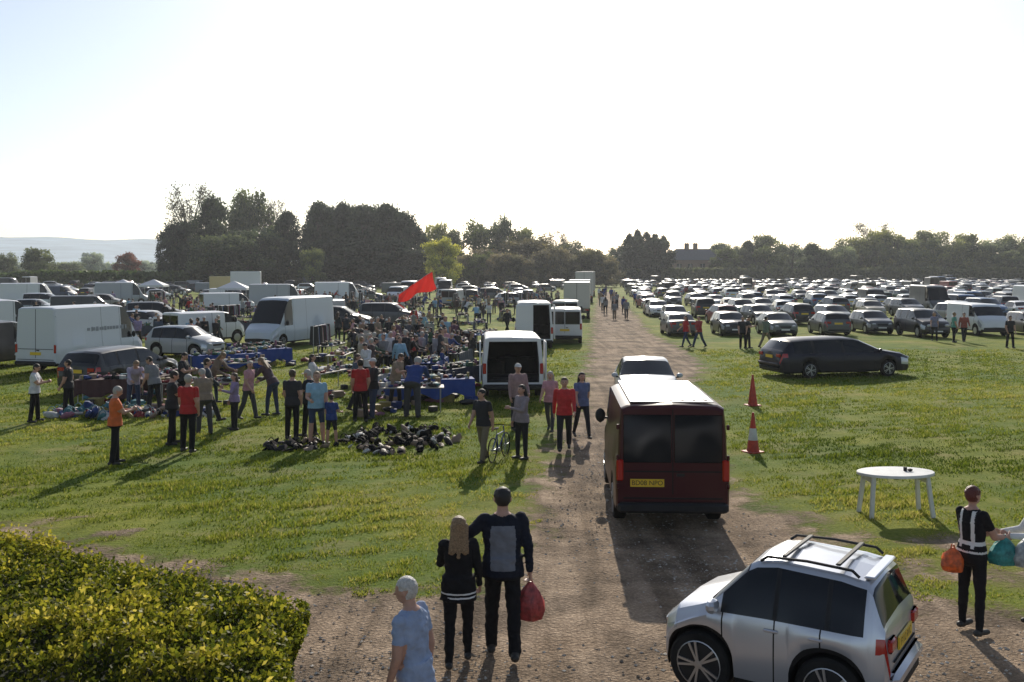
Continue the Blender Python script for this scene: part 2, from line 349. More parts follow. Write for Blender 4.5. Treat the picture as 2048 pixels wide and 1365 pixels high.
# ------------------------------------------------------------------ trees
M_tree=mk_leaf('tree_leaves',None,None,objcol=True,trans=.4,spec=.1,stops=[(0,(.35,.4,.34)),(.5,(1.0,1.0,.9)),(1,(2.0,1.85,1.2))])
M_bark=mk('bark',(.09,.075,.06),rough=.95,var=.4)
def tree_mesh(kind,seed):
    R=random.Random(seed); g=np.random.default_rng(seed)
    lobes=[]; mb=MB()
    mb.cyl((0,0,0),(0,0,4),.28,.18,1,8); mb.cyl((0,0,4),(.1,.1,8),.18,.05,1,6)
    if kind=='broad':
        for i in range(48):
            z=R.uniform(1.4,9.1); rr=3.9*math.sqrt(max(0,1-((z-5)/5.2)**2))*R.uniform(.2,1.0); a=R.uniform(0,6.28)
            lobes.append((rr*math.cos(a),rr*math.sin(a),z,R.uniform(.5,1.25)))
        cnt=230; size=.19; jt=.28
    elif kind=='pine':
        for i in range(80):
            z=R.uniform(.5,9.6); rr=3.7*min(1,(10.5-z)/3.4)*R.uniform(.05,1); a=R.uniform(0,6.28)
            lobes.append((rr*math.cos(a),rr*math.sin(a),z,R.uniform(.5,1.1)))
        cnt=230; size=.19; jt=.24
    elif kind=='spire':
        for i in range(60):
            z=R.uniform(.4,9.7); rr=2.6*((10-z)/10)**.8*R.uniform(.1,1); a=R.uniform(0,6.28)
            lobes.append((rr*math.cos(a),rr*math.sin(a),z,.30+.08*(10-z)))
        cnt=220; size=.17; jt=.14
    elif kind=='round':
        for i in range(46):
            z=R.uniform(1.0,9); rr=4*math.sqrt(max(0,1-((z-4.8)/5)**2))*R.uniform(.3,.95); a=R.uniform(0,6.28)
            lobes.append((rr*math.cos(a),rr*math.sin(a),z,R.uniform(.6,1.25)))
        cnt=230; size=.18; jt=.22
    else:
        for i in range(46):
            z=R.uniform(2.5,9.6); rr=3.4*math.sqrt(max(0,1-((z-6)/4.6)**2))*R.uniform(.2,1); a=R.uniform(0,6.28)
            lobes.append((rr*math.cos(a),rr*math.sin(a),z,R.uniform(.5,.9)))
        cnt=62; size=.11; jt=.35
    P=[];S=[]
    for (x,y,z,r) in lobes:
        mb.cyl((0,0,max(1,z*.55)),(x,y,z),.09,.025,1,4,False)
        if kind=='sparse':
            for q in range(10):
                e=V((x,y,z))+V((R.gauss(0,1),R.gauss(0,1),R.gauss(.5,.8))).normalized()*r*1.3
                mb.cyl((x,y,z),e,.035,.008,1,3,False)
        n=int(cnt*(r/1.0)**1.6)+25
        d=g.normal(size=(n,3)); d/=np.linalg.norm(d,axis=1)[:,None]; rad=r*g.uniform(.2,1.15,n)**.5
        p=np.array([x,y,z])+d*rad[:,None]*np.array([1.1,1.1,.85])+g.normal(0,jt,(n,3)); P.append(p)
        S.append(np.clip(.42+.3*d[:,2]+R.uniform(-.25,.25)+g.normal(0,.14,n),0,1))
    P=np.concatenate(P); S=np.concatenate(S); q=leaf_quads(P,size,aspect=.7)
    lm=len(mb.f); nv=len(mb.v)
    me=bpy.data.meshes.new(kind+'_tree')
    fl=(np.arange(len(q)).reshape(-1,4)+nv).tolist()
    me.from_pydata(mb.v+[tuple(r) for r in q.tolist()],[],mb.f+fl)
    me.materials.append(M_tree); me.materials.append(M_bark)
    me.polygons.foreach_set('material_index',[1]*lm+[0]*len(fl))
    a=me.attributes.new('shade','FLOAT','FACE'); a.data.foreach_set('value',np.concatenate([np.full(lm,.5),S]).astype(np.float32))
    me.update(); return me
TM={k:[tree_mesh(k,s+11*i) for i in range(n)] for k,n,s in (('broad',3,1),('pine',2,2),('spire',2,3),('round',2,4),('sparse',2,5))}
KN={'broad':'broadleaf_tree','pine':'pine_tree','spire':'conifer_tree','round':'rounded_tree','sparse':'bare_tree'}
TR=random.Random(5)
def tree(kind,X,d,h,w,col,name=None):
    me=TR.choice(TM[kind]); rad={'broad':4.7,'pine':4.4,'spire':2.9,'round':4.9,'sparse':4.2}[kind]
    put(name or KN[kind],me,(X,d,-.2),TR.uniform(0,6.28),(w/2/rad,w/2/rad,h/10.0),col)
DK=(.040,.058,.045); MD=(.12,.15,.065); LT=(.26,.27,.10); YL=(.46,.46,.10); BR=(.19,.17,.12); HZ=(.22,.26,.17); RD=(.20,.08,.07)  # HZ: grey-green with distance haze mixed into the leaf colour
def T(px,top,w,d,kind,col):
    tree(kind,(px-1024)*d/2000,d,4.15+(540-top)*d/2000,w*d/2000,col)
for a in [(345,448,80,240,'pine',DK),(372,445,80,243,'pine',DK),(380,372,130,258,'sparse',BR),(425,396,105,238,'pine',(.055,.075,.05)),(430,465,150,226,'broad',(.09,.115,.07)),(505,376,115,262,'broad',(.12,.15,.07)),(470,410,90,264,'broad',(.11,.13,.07)),
          (545,402,95,266,'sparse',BR),(576,424,82,240,'pine',DK),(500,455,140,232,'broad',(.08,.11,.065)),(625,493,70,222,'round',(.2,.23,.11)),(540,460,100,236,'pine',(.06,.08,.055)),
          (640,406,100,244,'pine',DK),(685,408,105,246,'pine',DK),(730,412,105,243,'pine',DK),(775,410,105,246,'pine',DK),(815,430,85,244,'pine',DK),(842,465,60,246,'pine',DK),(660,418,100,250,'pine',DK),(710,416,110,250,'pine',DK),(755,418,110,250,'pine',DK),(795,424,90,250,'pine',DK),
          (640,480,130,238,'pine',DK),(700,480,200,236,'pine',DK),(790,480,160,238,'pine',DK),
          (885,473,95,222,'round',YL),(868,442,80,275,'broad',LT),(900,455,70,280,'broad',MD),(960,438,100,270,'broad',MD),(1003,428,60,275,'broad',(.1,.13,.08)),(1035,452,95,272,'broad',(.16,.18,.09)),
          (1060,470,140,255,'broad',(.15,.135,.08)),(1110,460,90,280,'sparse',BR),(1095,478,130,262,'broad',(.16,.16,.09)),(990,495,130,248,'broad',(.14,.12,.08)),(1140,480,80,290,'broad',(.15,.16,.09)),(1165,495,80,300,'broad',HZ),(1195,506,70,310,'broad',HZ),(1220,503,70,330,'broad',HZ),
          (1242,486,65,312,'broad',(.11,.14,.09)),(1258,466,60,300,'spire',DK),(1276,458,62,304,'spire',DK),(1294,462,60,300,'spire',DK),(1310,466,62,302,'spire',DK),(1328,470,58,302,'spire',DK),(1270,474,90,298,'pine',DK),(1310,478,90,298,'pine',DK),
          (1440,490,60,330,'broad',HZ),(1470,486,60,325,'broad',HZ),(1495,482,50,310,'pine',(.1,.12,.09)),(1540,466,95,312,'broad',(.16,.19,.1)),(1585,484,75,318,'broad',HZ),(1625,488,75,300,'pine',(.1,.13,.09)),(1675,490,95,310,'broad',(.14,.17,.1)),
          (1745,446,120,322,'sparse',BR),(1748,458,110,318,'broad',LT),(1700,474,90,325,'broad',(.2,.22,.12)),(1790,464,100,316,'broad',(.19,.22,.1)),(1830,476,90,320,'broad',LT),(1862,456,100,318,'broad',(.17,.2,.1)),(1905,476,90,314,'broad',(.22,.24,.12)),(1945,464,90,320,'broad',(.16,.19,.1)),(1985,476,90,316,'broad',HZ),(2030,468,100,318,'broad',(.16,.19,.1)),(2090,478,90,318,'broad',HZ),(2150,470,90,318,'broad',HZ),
          (80,493,85,290,'broad',(.13,.16,.08)),(8,503,70,300,'broad',(.17,.2,.13)),(182,503,60,420,'broad',(.32,.38,.36)),(140,522,80,350,'broad',HZ),(255,503,62,290,'round',RD),(290,520,60,420,'broad',(.32,.38,.36)),(-70,500,90,300,'broad',MD)]:  # palest crowns here have haze put into their colour
    T(*a)
for i in range(26):
    d=TR.uniform(300,345); x=1430+i*26+TR.uniform(-10,10); T(x,TR.uniform(486,508),TR.uniform(55,90),d,TR.choice(['broad','broad','pine']),TR.choice([HZ,MD,(.16,.19,.12)]))
for i in range(14):
    x=900+i*24; T(x,TR.uniform(492,510),TR.uniform(55,85),TR.uniform(235,250),'broad',TR.choice([BR,MD,(.12,.12,.08)]))
def hedge_line(x0,y0,x1,y1,h,n,col,size=.5):
    t=rng.uniform(0,1,n); x=x0+(x1-x0)*t; y=y0+(y1-y0)*t+rng.uniform(-1,1,n); z=rng.uniform(0,1,n)**.7*(h+.15*h*vnoise(x,y,.4,3)+.08*h*vnoise(x,y,1.3,4))
    P=np.stack([x,y,z],1); me=np_mesh('field_hedge',leaf_quads(P,size,aspect=.8),4,M_tree,np.clip(.3+.4*z/h+rng.normal(0,.15,n),0,1))
    put('field_hedge',me,color=col)
hedge_line(-190,232,-75,232,3.7,9000,(.08,.12,.05)); hedge_line(-75,236,14,240,4.2,7000,(.08,.085,.05))
hedge_line(14,296,230,300,4.6,18000,(.11,.13,.08))
hedge_line(-420,480,-60,480,7,5000,(.32,.38,.36),1.5)  # far treeline, haze painted into its pale leaf colour
M_hill=mk('haze_tinted_hill',(.36,.46,.54),rough=1,var=.2,vscale=.01)  # pale blue-grey base colour stands in for aerial haze on the hills
mb=MB(); rings=[]
for i in range(60):
    x=-3600+i*60; e=78+30*math.exp(-((x+1500)/700)**2)+6*math.sin(x*.006)+3*math.sin(x*.021)
    e*=min(1,max(0,(-x-200)/900)); rings.append([(x,1500,-1),(x,2400,e*.55),(x,3100,e),(x,4200,0)])
vs=[p for r in rings for p in r]; fs=[(k*4+i,k*4+4+i,k*4+5+i,k*4+1+i) for k in range(59) for i in range(3)]
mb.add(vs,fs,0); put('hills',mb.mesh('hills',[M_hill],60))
mb=MB()
mb.box((0,0,3.6),(15,8,7.2),0)
mb.add([(-8,-4.5,7.2),(8,-4.5,7.2),(8,4.5,7.2),(-8,4.5,7.2),(-5.5,0,10.8),(5.5,0,10.8)],[(0,1,5,4),(2,3,4,5),(1,2,5),(3,0,4),(0,3,2,1)],1)
for x in (-2.0,.8):
    mb.box((x,0,11.1),(1.3,.9,2.4),0); mb.box((x,0,12.4),(1.45,1.1,.2),0)
    for dx in(-.3,.3): mb.cyl((x+dx,0,12.5),(x+dx,0,12.9),.16,.13,2,8)
for x in (-5.5,-2,2,5.5):
    for z in (2,5.2):
        if not(x==-2 and z==2): mb.box((x,-4.02,z),(1.5,.1,1.6),3); mb.box((x,-4.08,z),(.08,.08,1.6),4); mb.box((x,-4.08,z-.86),(1.7,.2,.12),4)
mb.box((-2,-4.03,1.1),(1.1,.1,2.2),4)
put('brick_house',mb.mesh('brick_house',[mk('brick',(.26,.18,.14),var=.3,rough=.9),mk('slate',(.14,.14,.15),rough=.7,var=.3),mk('chimney_pot',(.3,.15,.09)),M_glass,mk('white_trim',(.7,.7,.68))],0),(57.5,318,0),.1)
# ------------------------------------------------------------------ vehicles
def wheel(mb,x,y,R,w,side,det):
    n=28 if det else 14
    prof=[(-w/2,R*.6),(-w/2,R*.9),(-w*.38,R),(w*.38,R),(w/2,R*.93),(w/2,R*.72)]
    def ring(off,r): return [(x+r*math.cos(t),y+side*off,R+r*math.sin(t)) for t in [2*math.pi*i/n for i in range(n)]]
    mb.loft([ring(o,r) for o,r in prof],3)
    if det:
        mb.loft([ring(w/2+.004,R*.73),ring(w/2+.008,R*.70),ring(w/2-.03,R*.66)],4,False)
        mb.loft([ring(w/2+.001,R*.66),ring(w/2+.003,R*.02)],2)
        for k in range(10):
            a=2*math.pi*(k//2)/5+(.16 if k%2 else -.16); mb.box((x+R*.39*math.cos(a),y+side*(w/2+.006),R+R*.39*math.sin(a)),(R*.62,.018,.022),4,(0,-a,0))
        mb.loft([ring(w/2+.018,R*.13),ring(w/2+.022,R*.03)],4)
    else:
        mb.loft([ring(w/2+.002,R*.64),ring(w/2+.012,R*.1)],4)
def vehicle(name,kind,L,W,H,det=False,**o):
    hw=W/2; van=kind in('van','hvan')
    if van:
        s=1
        top=[(-.5,H-.07),(-.495,H-.02),(-.48,H),(.16,H),(.235,H-.06),(.27,H-.2),(.395,1.24),(.47,1.03),(.495,.86),(.5,.55)]
        belt=[(-.5,1.2),(.3,1.2),(.395,1.16),(.5,.6)]
        wid=[(-.5,.96),(-.49,.99),(-.47,1),(.3,1),(.42,.96),(.48,.86),(.5,.76)]
        win=[(.20,.325)] if H>1.99 else [(.17,.325)]; ws=(.262,.388); rg=None; wh=[.36*L-.02,-.27*L]; R=.34; tumb=.9 if H<2.2 else .86; seams=[.185,-.02,.33] ; sill=.3
    else:
        s=H/1.46
        roof={'hatch':[(-.5,.62),(-.493,.93),(-.47,1.03),(-.40,1.34),(-.37,1.40),(-.26,1.44)],
              'estate':[(-.5,.62),(-.494,.95),(-.48,1.03),(-.43,1.34),(-.405,1.39),(-.3,1.43)],
              'saloon':[(-.5,.65),(-.49,.95),(-.475,1.0),(-.37,1.03),(-.23,1.36),(-.18,1.41),(-.1,1.44)],
              'suv':[(-.5,.62),(-.494,.95),(-.48,1.03),(-.445,1.36),(-.42,1.42),(-.3,1.45)]}[kind]
        top=roof+[(-.03,1.46),(.06,1.43),(.10,1.38),(.26,1.0),(.42,.87),(.475,.75),(.497,.6),(.5,.45)]
        belt=[(-.5,.6),(-.485,.92),(0,.92),(.26,.90),(.5,.6)]
        wid=[(-.5,.80),(-.485,.90),(-.44,.97),(-.36,1),(.3,1),(.42,.95),(.475,.83),(.5,.66)]
        ws=(.095,.252)
        rg={'hatch':(-.468,-.398),'estate':(-.478,-.428),'saloon':(-.365,-.225),'suv':(-.478,-.442)}[kind]
        win={'hatch':[(-.375,-.235),(-.215,-.02),(.0,.20)],'estate':[(-.405,-.27),(-.25,-.05),(-.03,.20)],'saloon':[(-.24,-.05),(-.03,.20)],'suv':[(-.42,-.27),(-.25,-.05),(-.03,.20)]}[kind]
        wh=[.305*L,-.29*L]; R=.32 if kind!='suv' else .36; tumb=.74; seams=[-.235,-.04,.19]; sill=.2 if kind!='suv' else .28
    wh=o.get('wh',wh); R=o.get('R',R); win=o.get('win',win); tumb=o.get('tumb',tumb)
    tx,tz=zip(*top); bx,bz=zip(*belt); wx,wz=zip(*wid)
    st=set(np.linspace(-.5,.5,64 if det else 44).round(5))|set(tx)|set(wx)|set(ws)
    if rg: st|=set(rg)
    for a,b_ in win: st|={a,b_}
    smw=.006/L*(1.2 if det else 2)
    for q in seams: st|={q-smw,q+smw}
    for xw in wh:
        for k in range(-6,7): st.add(round((xw+(R+.045)*math.sin(k*math.pi/12))/L,5))
    st=sorted(x for x in st if -.5<=x<=.5)
    secs=[]
    for x in st:
        X=x*L; t=float(np.interp(x,tx,tz))*s; b_=min(float(np.interp(x,bx,bz))*s,t-.03); w=hw*float(np.interp(x,wx,wz))
        zb=sill+ (.06 if abs(x)>.47 else 0)
        for xw in wh:
            dx=abs(X-xw); Ra=R+.045
            if dx<Ra: zb=max(zb,R+math.sqrt(Ra*Ra-dx*dx))
        zb=min(zb,b_-.1); gh=min(1,max(0,(t-b_)/(H-.92*s if not van else H-1.2))); wr=w*(.955-(.955-tumb)*gh); h=b_-zb
        e=min(.06,(t-b_)*.3)
        secs.append([(0,zb),(w*.93,zb),(w*.99,zb+min(.07,h*.25)),(w*1.0,zb+h*.5),(w*.995,zb+h*.8),(w*.955,b_),((w*.955+wr)/2+.012*gh,(b_+t-e)/2),(wr,t-e),(wr*.87,t-.008),(0,t+.018)])
    mb=MB(); vs=[]
    for x,sc in zip(st,secs):
        vs+=[(x*L,y,z) for y,z in sc]+[(x*L,-y,z) for y,z in sc]
    fsl=[];ml=[]
    for k in range(len(st)-1):
        xc=(st[k]+st[k+1])/2; tc=float(np.interp(xc,tx,tz))*s-float(np.interp(xc,bx,bz))*s
        seam=any(abs(xc-q)<smw*.99 for q in seams)
        for i in range(9):
            m=0
            if i in(0,1): m=2
            elif i in(5,6):
                if any(a<xc<b_ for a,b_ in win) and tc>.10: m=1
                elif not van and win[0][0]<xc<win[-1][1]: m=2
            elif i>=7:
                if ws[0]<xc<ws[1]: m=1
                if rg and rg[0]<xc<rg[1]: m=1
            if i in(2,3,4) and seam: m=7
            if seam and van and i in(5,6) and m==0: m=7
            if not van:
                if i==4 and xc<-.46: m=5
                if i in(3,4) and .40<xc<.475: m=6
            else:
                if i in(3,4) and .42<xc<.487: m=6
            a,b_=k*20+i,(k+1)*20+i
            fsl.append((a,a+1,b_+1,b_)); ml.append(m)
            fsl.append((a+10,b_+10,b_+11,a+11)); ml.append(m)
    for f,m in zip(fsl,ml): mb.f.append(f); mb.m.append(m)
    mb.v=vs
    if not o.get('open'):
        mb.f.append(tuple(range(0,10))+tuple(range(18,10,-1))); mb.m.append(0)
    e=(len(st)-1)*20; mb.f.append(tuple(range(e+9,e-1,-1))+tuple(range(e+11,e+19))); mb.m.append(2)
    mb.box((0,0,max(sill,.3)),(L*.8,W*.5,.12),2)
    for xw in wh:
        mb.box((xw,0,R+.1),(R*2.2,W*.62,R*1.1),2)
        for sd_ in (1,-1): wheel(mb,xw,sd_*(hw-.125),R,.21,sd_,det)
    xm=(.235 if not van else .325)*L; bz_=.97*s if not van else 1.32
    for sd_ in (1,-1):
        mb.ell((xm-.04,sd_*(hw*.96+.11),bz_+.02),(.06,.10,.075 if not van else .14),(2 if van else 0),8,6)
        mb.box((xm,sd_*(hw*.94+.02),bz_-.03),(.05,.14,.04),2)
    xr=-L/2
    if not van:
        mb.box((xr-.012,0,.78*s),(.02,.52,.115),8); mb.box((L/2+.012,0,.42),(.02,.52,.11),9)
        mb.box((xr+.02,0,.36*s),(.12,W*.74,.12),2,bev=.03); mb.box((L/2-.02,0,.36),(.10,W*.60,.12),2,bev=.03)
        if det: mb.box((xr+.0,0,.50*s),(.14,W*.80,.16),0,bev=.05); mb.box((xr-.008,0,.66*s),(.012,W*.62,.012),7)
        mb.box((L/2+.004,0,.62*s),(.03,W*.36,.09),2)
        for sd_ in (1,-1):
            mb.box((xr+.005,sd_*W*.335,.84*s),(.05,W*.15,.13*s),5,bev=.02)
            mb.box((L/2-.07,sd_*W*.29,.66*s),(.12,W*.14,.12*s),6,(0,.3,0),bev=.03)
            if det:
                for q in (-.19,-.0): mb.box((q*L-.06,sd_*(hw*.99),.82*s),(.14,.03,.03),0,bev=.01)
        if o.get('rails'):
            for sd_ in(1,-1):
                y=sd_*hw*.66; pts=[(-.37*L,y,H-.04),(-.34*L,y,H+.015),(-.15*L,y,H+.035),(.02*L,y,H+.02),(.05*L,y,H-.03)]
                for a,b_ in zip(pts,pts[1:]): mb.cyl(a,b_,.014,.014,2,8)
            for q in(-.28,-.05): mb.box((q*L,0,H+.042),(.05,W*.64,.022),2,bev=.008)
            mb.box((-.405*L,0,H-.045),(.10,W*.60,.03),0,bev=.01)
    else:
        z1=1.02; zt=H-.22
        for sd_ in(1,-1):
            mb.box((xr-.003,sd_*(hw*.92),1.0),(.05,.11,.34),5,bev=.02)
        mb.box((xr-.03,0,.42),(.14,W*.96,.16),2,bev=.04)
        if not o.get('open'):
            if o.get('rearwin',True):
                for sd_ in(1,-1): mb.box((xr-.004,sd_*W*.222,(z1+zt)/2+.08),(.02,W*.415,(zt-z1)*.95),1,bev=.008)
            mb.box((xr-.004,0,(.55+H)/2),(.012,.014,H-.7),7)
            mb.box((xr-.02,-.12,.93),(.03,.12,.04),2)
            mb.box((xr-.006,o.get('py',0),.80),(.02,.53,.12),8)
            if det:
                for sd_ in(1,-1):
                    for z in(.75,1.2,H-.35): mb.box((xr-.01,sd_*hw*.955,z),(.04,.05,.08),0,bev=.01)
                mb.box((xr-.006,0,.56),(.012,W*.86,.02),7); mb.box((xr-.006,0,.98),(.014,W*.84,.02),7)
        else:
            yb=hw*.84; zb0=.56; zt=H-.14; D=2.6; yt=yb*.92
            A=[(xr,-yb,zb0),(xr,yb,zb0),(xr,yt,zt),(xr,-yt,zt)]; B=[(xr+D,p[1],p[2]) for p in A]
            mb.add(A+B,[(0,1,5,4),(1,2,6,5),(2,3,7,6),(3,0,4,7),(4,5,6,7)],10)
            C=[(xr-.002,-hw*.97,.42),(xr-.002,hw*.97,.42),(xr-.002,hw*.96,1.2),(xr-.002,hw*tumb*.99,H-.06),(xr-.002,-hw*tumb*.99,H-.06),(xr-.002,-hw*.96,1.2)]
            I=[(xr-.002,-yb,zb0),(xr-.002,yb,zb0),(xr-.002,yb,1.2),(xr-.002,yt,zt),(xr-.002,-yt,zt),(xr-.002,-yb,1.2)]
            mb.add(C+I,[(i,(i+1)%6,6+(i+1)%6,6+i) for i in range(6)],0)
            for sd_,ang in o.get('doors',((1,100),(-1,100))):
                a=math.radians(ang); dw=hw*.9; cx=xr-.03-math.sin(a)*dw/2; cy=sd_*(hw*.95-math.cos(a)*dw/2)
                if ang>150: cy=sd_*(hw+.06); cx=xr+dw/2
                mb.box((cx,cy,(zb0+zt)/2),(dw,.05,zt-zb0),0,(0,0,sd_*(a-math.pi/2) if ang<150 else 0),bev=.015)
            rr=random.Random(3)
            for i in range(8): mb.box((xr+rr.uniform(1.4,2.3),rr.uniform(-.6,.6),zb0+rr.uniform(.1,.5)),(rr.uniform(.3,.6),)*3,10 if i%3 else 2,(0,0,rr.uniform(0,3)))
    if o.get('rear_text'):
        txt,size=o['rear_text']; M=Matrix.Translation((xr-.023,o.get('py',0),.80 if van else .78*s))@Euler((math.pi/2,0,-math.pi/2)).to_matrix().to_4x4(); mb.text(txt,size,M,11)
    if o.get('sidemarks'):
        for sd_ in(1,-1):
            rr=random.Random(2); x=-.9
            for k in range(14):
                w_=rr.uniform(.06,.16); mb.box((x,sd_*(hw*.935),1.68),(w_,.012,rr.choice([.12,.18,.14])),12,(sd_*.06,0,0)); x+=w_+.05
    mats=list(CARM)
    if o.get('paint'): mats[0]=o['paint']
    return mb.mesh(name,mats,32)
def az(a): return math.radians(90-a)
VM={}
VM['hatch']=vehicle('hatch','hatch',4.1,1.78,1.47); VM['estate']=vehicle('estate','estate',4.6,1.8,1.48); VM['saloon']=vehicle('saloon','saloon',4.5,1.8,1.43)
VM['suv']=vehicle('suv','suv',4.6,1.88,1.72); VM['mpv']=vehicle('mpv','hatch',4.3,1.82,1.62); VM['city']=vehicle('city','hatch',3.6,1.65,1.5)
VM['van']=vehicle('van','van',4.9,1.95,1.98); VM['hvan']=vehicle('hvan','hvan',5.9,2.02,2.65); VM['svan']=vehicle('svan','van',4.3,1.8,1.82)
VM['ovan']=vehicle('ovan','van',4.9,1.98,2.0,open=True,doors=((1,178),(-1,178)),det=True); VM['ohvan']=vehicle('ohvan','hvan',5.6,2.0,2.46,open=True,doors=((-1,178),(1,5)))
CN={'van':'parked_van','svan':'parked_van','hvan':'parked_van','ovan':'open_van','ohvan':'open_van','hatch':'parked_car','estate':'parked_car','saloon':'parked_car','suv':'parked_car','mpv':'parked_car','city':'parked_car'}
WH=(.66,.67,.69); SV=(.33,.35,.37); GY=(.08,.085,.09); BK=(.012,.012,.015); BL=(.015,.03,.08); RDc=(.24,.012,.012); NV=(.010,.014,.035)
def car(kind,X,Y,a,col,name=None): return put(name or CN[kind],VM[kind],(X,Y,0),az(a),1,col)
me=vehicle('silver_estate_car','estate',2.20,1.40,1.38,det=True,rails=True,paint=M_metal,wh=[.66,-.58],R=.31,tumb=.70,rear_text=('FY12 RVC',.10))
put('silver_estate_car',me,(2.74,9.95,0),az(-57),1,(.56,.58,.63))
me=vehicle('maroon_van','van',4.4,1.80,2.03,det=True,py=.40,rear_text=('BD08 NPO',.105),paint=M_dark)
mv=put('maroon_van',me,(2.62,17.9,0),az(2.5),1,(.050,.005,.009))
mb=MB(); mb.box((-.55,0,2.056),(3.05,1.32,.012),0,bev=.004)
for k in range(-3,4): mb.box((-.55,k*.185,2.068),(2.8,.05,.014),0,bev=.004)
p=put('roof_panel',mb.mesh('roof_panel',[mk('roof_white',(.55,.47,.46),rough=.4,var=.15,coat=.4)],30)); p.parent=mv
put('silver_car',VM['saloon'],(4.15,31.2,0),az(184),1,(.40,.43,.47))
me=vehicle('dark_estate_car','estate',5.7,2.05,1.52,det=True,R=.31,paint=M_dark); put('dark_estate_car',me,(12.75,39.5,0),az(76),1,(.005,.006,.018))
me=vehicle('white_high_roof_van','hvan',5.6,2.05,2.65,det=True,rearwin=False,sidemarks=True)
put('white_high_roof_van',me,(-18.2,42.6,0),az(17),1,(.60,.62,.66))
car('estate',-13.7,35.2,18,(.012,.013,.016)); car('van',-22.3,42.0,14,BK); car('hvan',-26.5,50,30,WH)
me=vehicle('silver_high_roof_van','hvan',6.2,2.05,2.68,det=True); put('silver_high_roof_van',me,(-12.2,55,0),az(200),1,(.50,.55,.60))
car('svan',-17.2,56,40,WH); car('city',-15.5,47.5,110,SV); car('suv',-11.6,67,95,BK); car('suv',-9.0,74,100,GY); car('van',-14,72,200,SV)
car('ovan',-.05,34.3,-2,WH); car('ohvan',1.15,54.6,0,WH); car('van',3.1,58,4,WH); car('van',3.9,72,5,SV)
def boxtruck(H):
    mb=MB(); mb.box((-.9,0,(H+.9)/2),(4.4,2.2,H-.9),0,bev=.04); mb.box((-.9,0,.75),(4.6,1.0,.25),2)
    v=vehicle('tmp','van',5.2,1.95,2.1)
    k=len(mb.v)
    sel=[p for p in v.polygons if p.center.x>.9]
    mb.add([x.co+V((.9,0,.1)) for x in v.vertices],[],0)
    for p in sel: mb.f.append(tuple(i+k for i in p.vertices)); mb.m.append(p.material_index)
    mb.box((1.75,0,1.2),(.1,1.9,1.7),0)
    for s_ in(1,-1): wheel(mb,-2.2,s_*.95,.38,.26,s_,False)
    mb.box((-3.12,0,.6),(.1,2.1,.15),2)
    for s_ in(1,-1): mb.box((-3.13,s_*.85,.78),(.06,.3,.12),5)
    mb.box((-3.105,0,(H+1)/2),(.02,.03,H-1.1),7)
    return mb.mesh('box_truck',CARM,32)
BT=boxtruck(3.1); BT2=boxtruck(3.9)
put('box_truck',BT,(5.7,87,0),az(5),1,(.5,.48,.43)); put('box_truck',BT2,(9.3,128,0),az(5.5),1,(.5,.49,.46)); put('box_truck',BT2,(12.2,160,0),az(5.5),1,(.4,.38,.36)); put('box_truck',BT,(7.2,106,0),az(5),1,WH)
put('box_truck',BT2,(-39.5,152,0),az(80),1,WH); put('box_truck',BT,(-45,160,0),az(90),1,(.5,.4,.2))
for a in [('hvan',-54,112,75,WH),('van',-52,131,90,WH),('hvan',-46,118,70,SV),('van',-33,116,130,WH),('hvan',-24.5,105,80,SV),('hvan',-21,122,85,WH),('van',-27,95,60,WH),('van',-15,132,190,WH),('hvan',-13.5,190,170,WH),('hvan',-10,150,180,SV),
          ('van',-36,84,70,BK),('svan',-39,90,80,WH),('suv',-27,76,80,GY),('estate',-31,72,90,BK),('van',-6.5,112,10,SV),('suv',-5,125,0,BK),('hatch',-24,66,110,WH)]: car(*a)
CR=random.Random(9)
PAL=[WH,SV,SV,GY,GY,BK,BK,BK,NV,BL,RDc,(.18,.2,.23),(.04,.045,.05),(.25,.24,.22),BK,GY,NV,(.05,.06,.05)]
PAL2=PAL+[WH,WH,SV,(.05,.12,.25),(.30,.03,.02),(.02,.08,.05),(.35,.30,.20),(.12,.20,.30)]
KN_=['hatch']*5+['estate']*2+['saloon']*2+['suv']*2+['mpv']*2+['city']*2+['svan']
for d in (92,104,118,136,150,168,188,208,222):
    X=-.53*d
    while X<.095*d-7:
        if CR.random()<(.45 if d<130 else .8) and not(-.2*d<X<.0 and d<135): car(CR.choice(KN_+['van','hvan']),X,d+CR.uniform(-1,1),CR.choice([0,90,180,80,100])+CR.uniform(-6,6),CR.choice(PAL+[WH,WH]))
        X+=CR.uniform(4.2,6.5)
first=[('saloon',10.6,64,0,GY),('hatch',13.9,64,180,BK),('saloon',16.9,64,180,(.10,.12,.10)),('hatch',20.4,64.5,0,GY),('hatch',23.7,66,180,GY),('suv',25.6,62.5,178,BK),('van',30.0,64.5,180,WH),('estate',33.2,64,185,BK),('hatch',36.4,64,180,SV)]
for a in first: car(*a)
d=76
while d<292:
    X=.0955*d+4.0+CR.uniform(0,1.5); bend=CR.uniform(-.03,.03); base=CR.choice([0,180])
    while X<.56*d+3:
        if CR.random()<.90:
            k=CR.choice(KN_)
            if CR.random()<.04: k=CR.choice(['van','van','hvan'])
            car(k,X,d+CR.uniform(-1.0,1.0)+bend*X,(base if CR.random()<.6 else 180-base)+CR.uniform(-7,7),CR.choice(PAL2))
        X+=CR.uniform(2.7,3.9)+(CR.uniform(2,5) if CR.random()<.10 else 0)
    d+=CR.choice([7,12.5]) if d<200 else CR.choice([9,14])
print('veh',time.time()-T0)
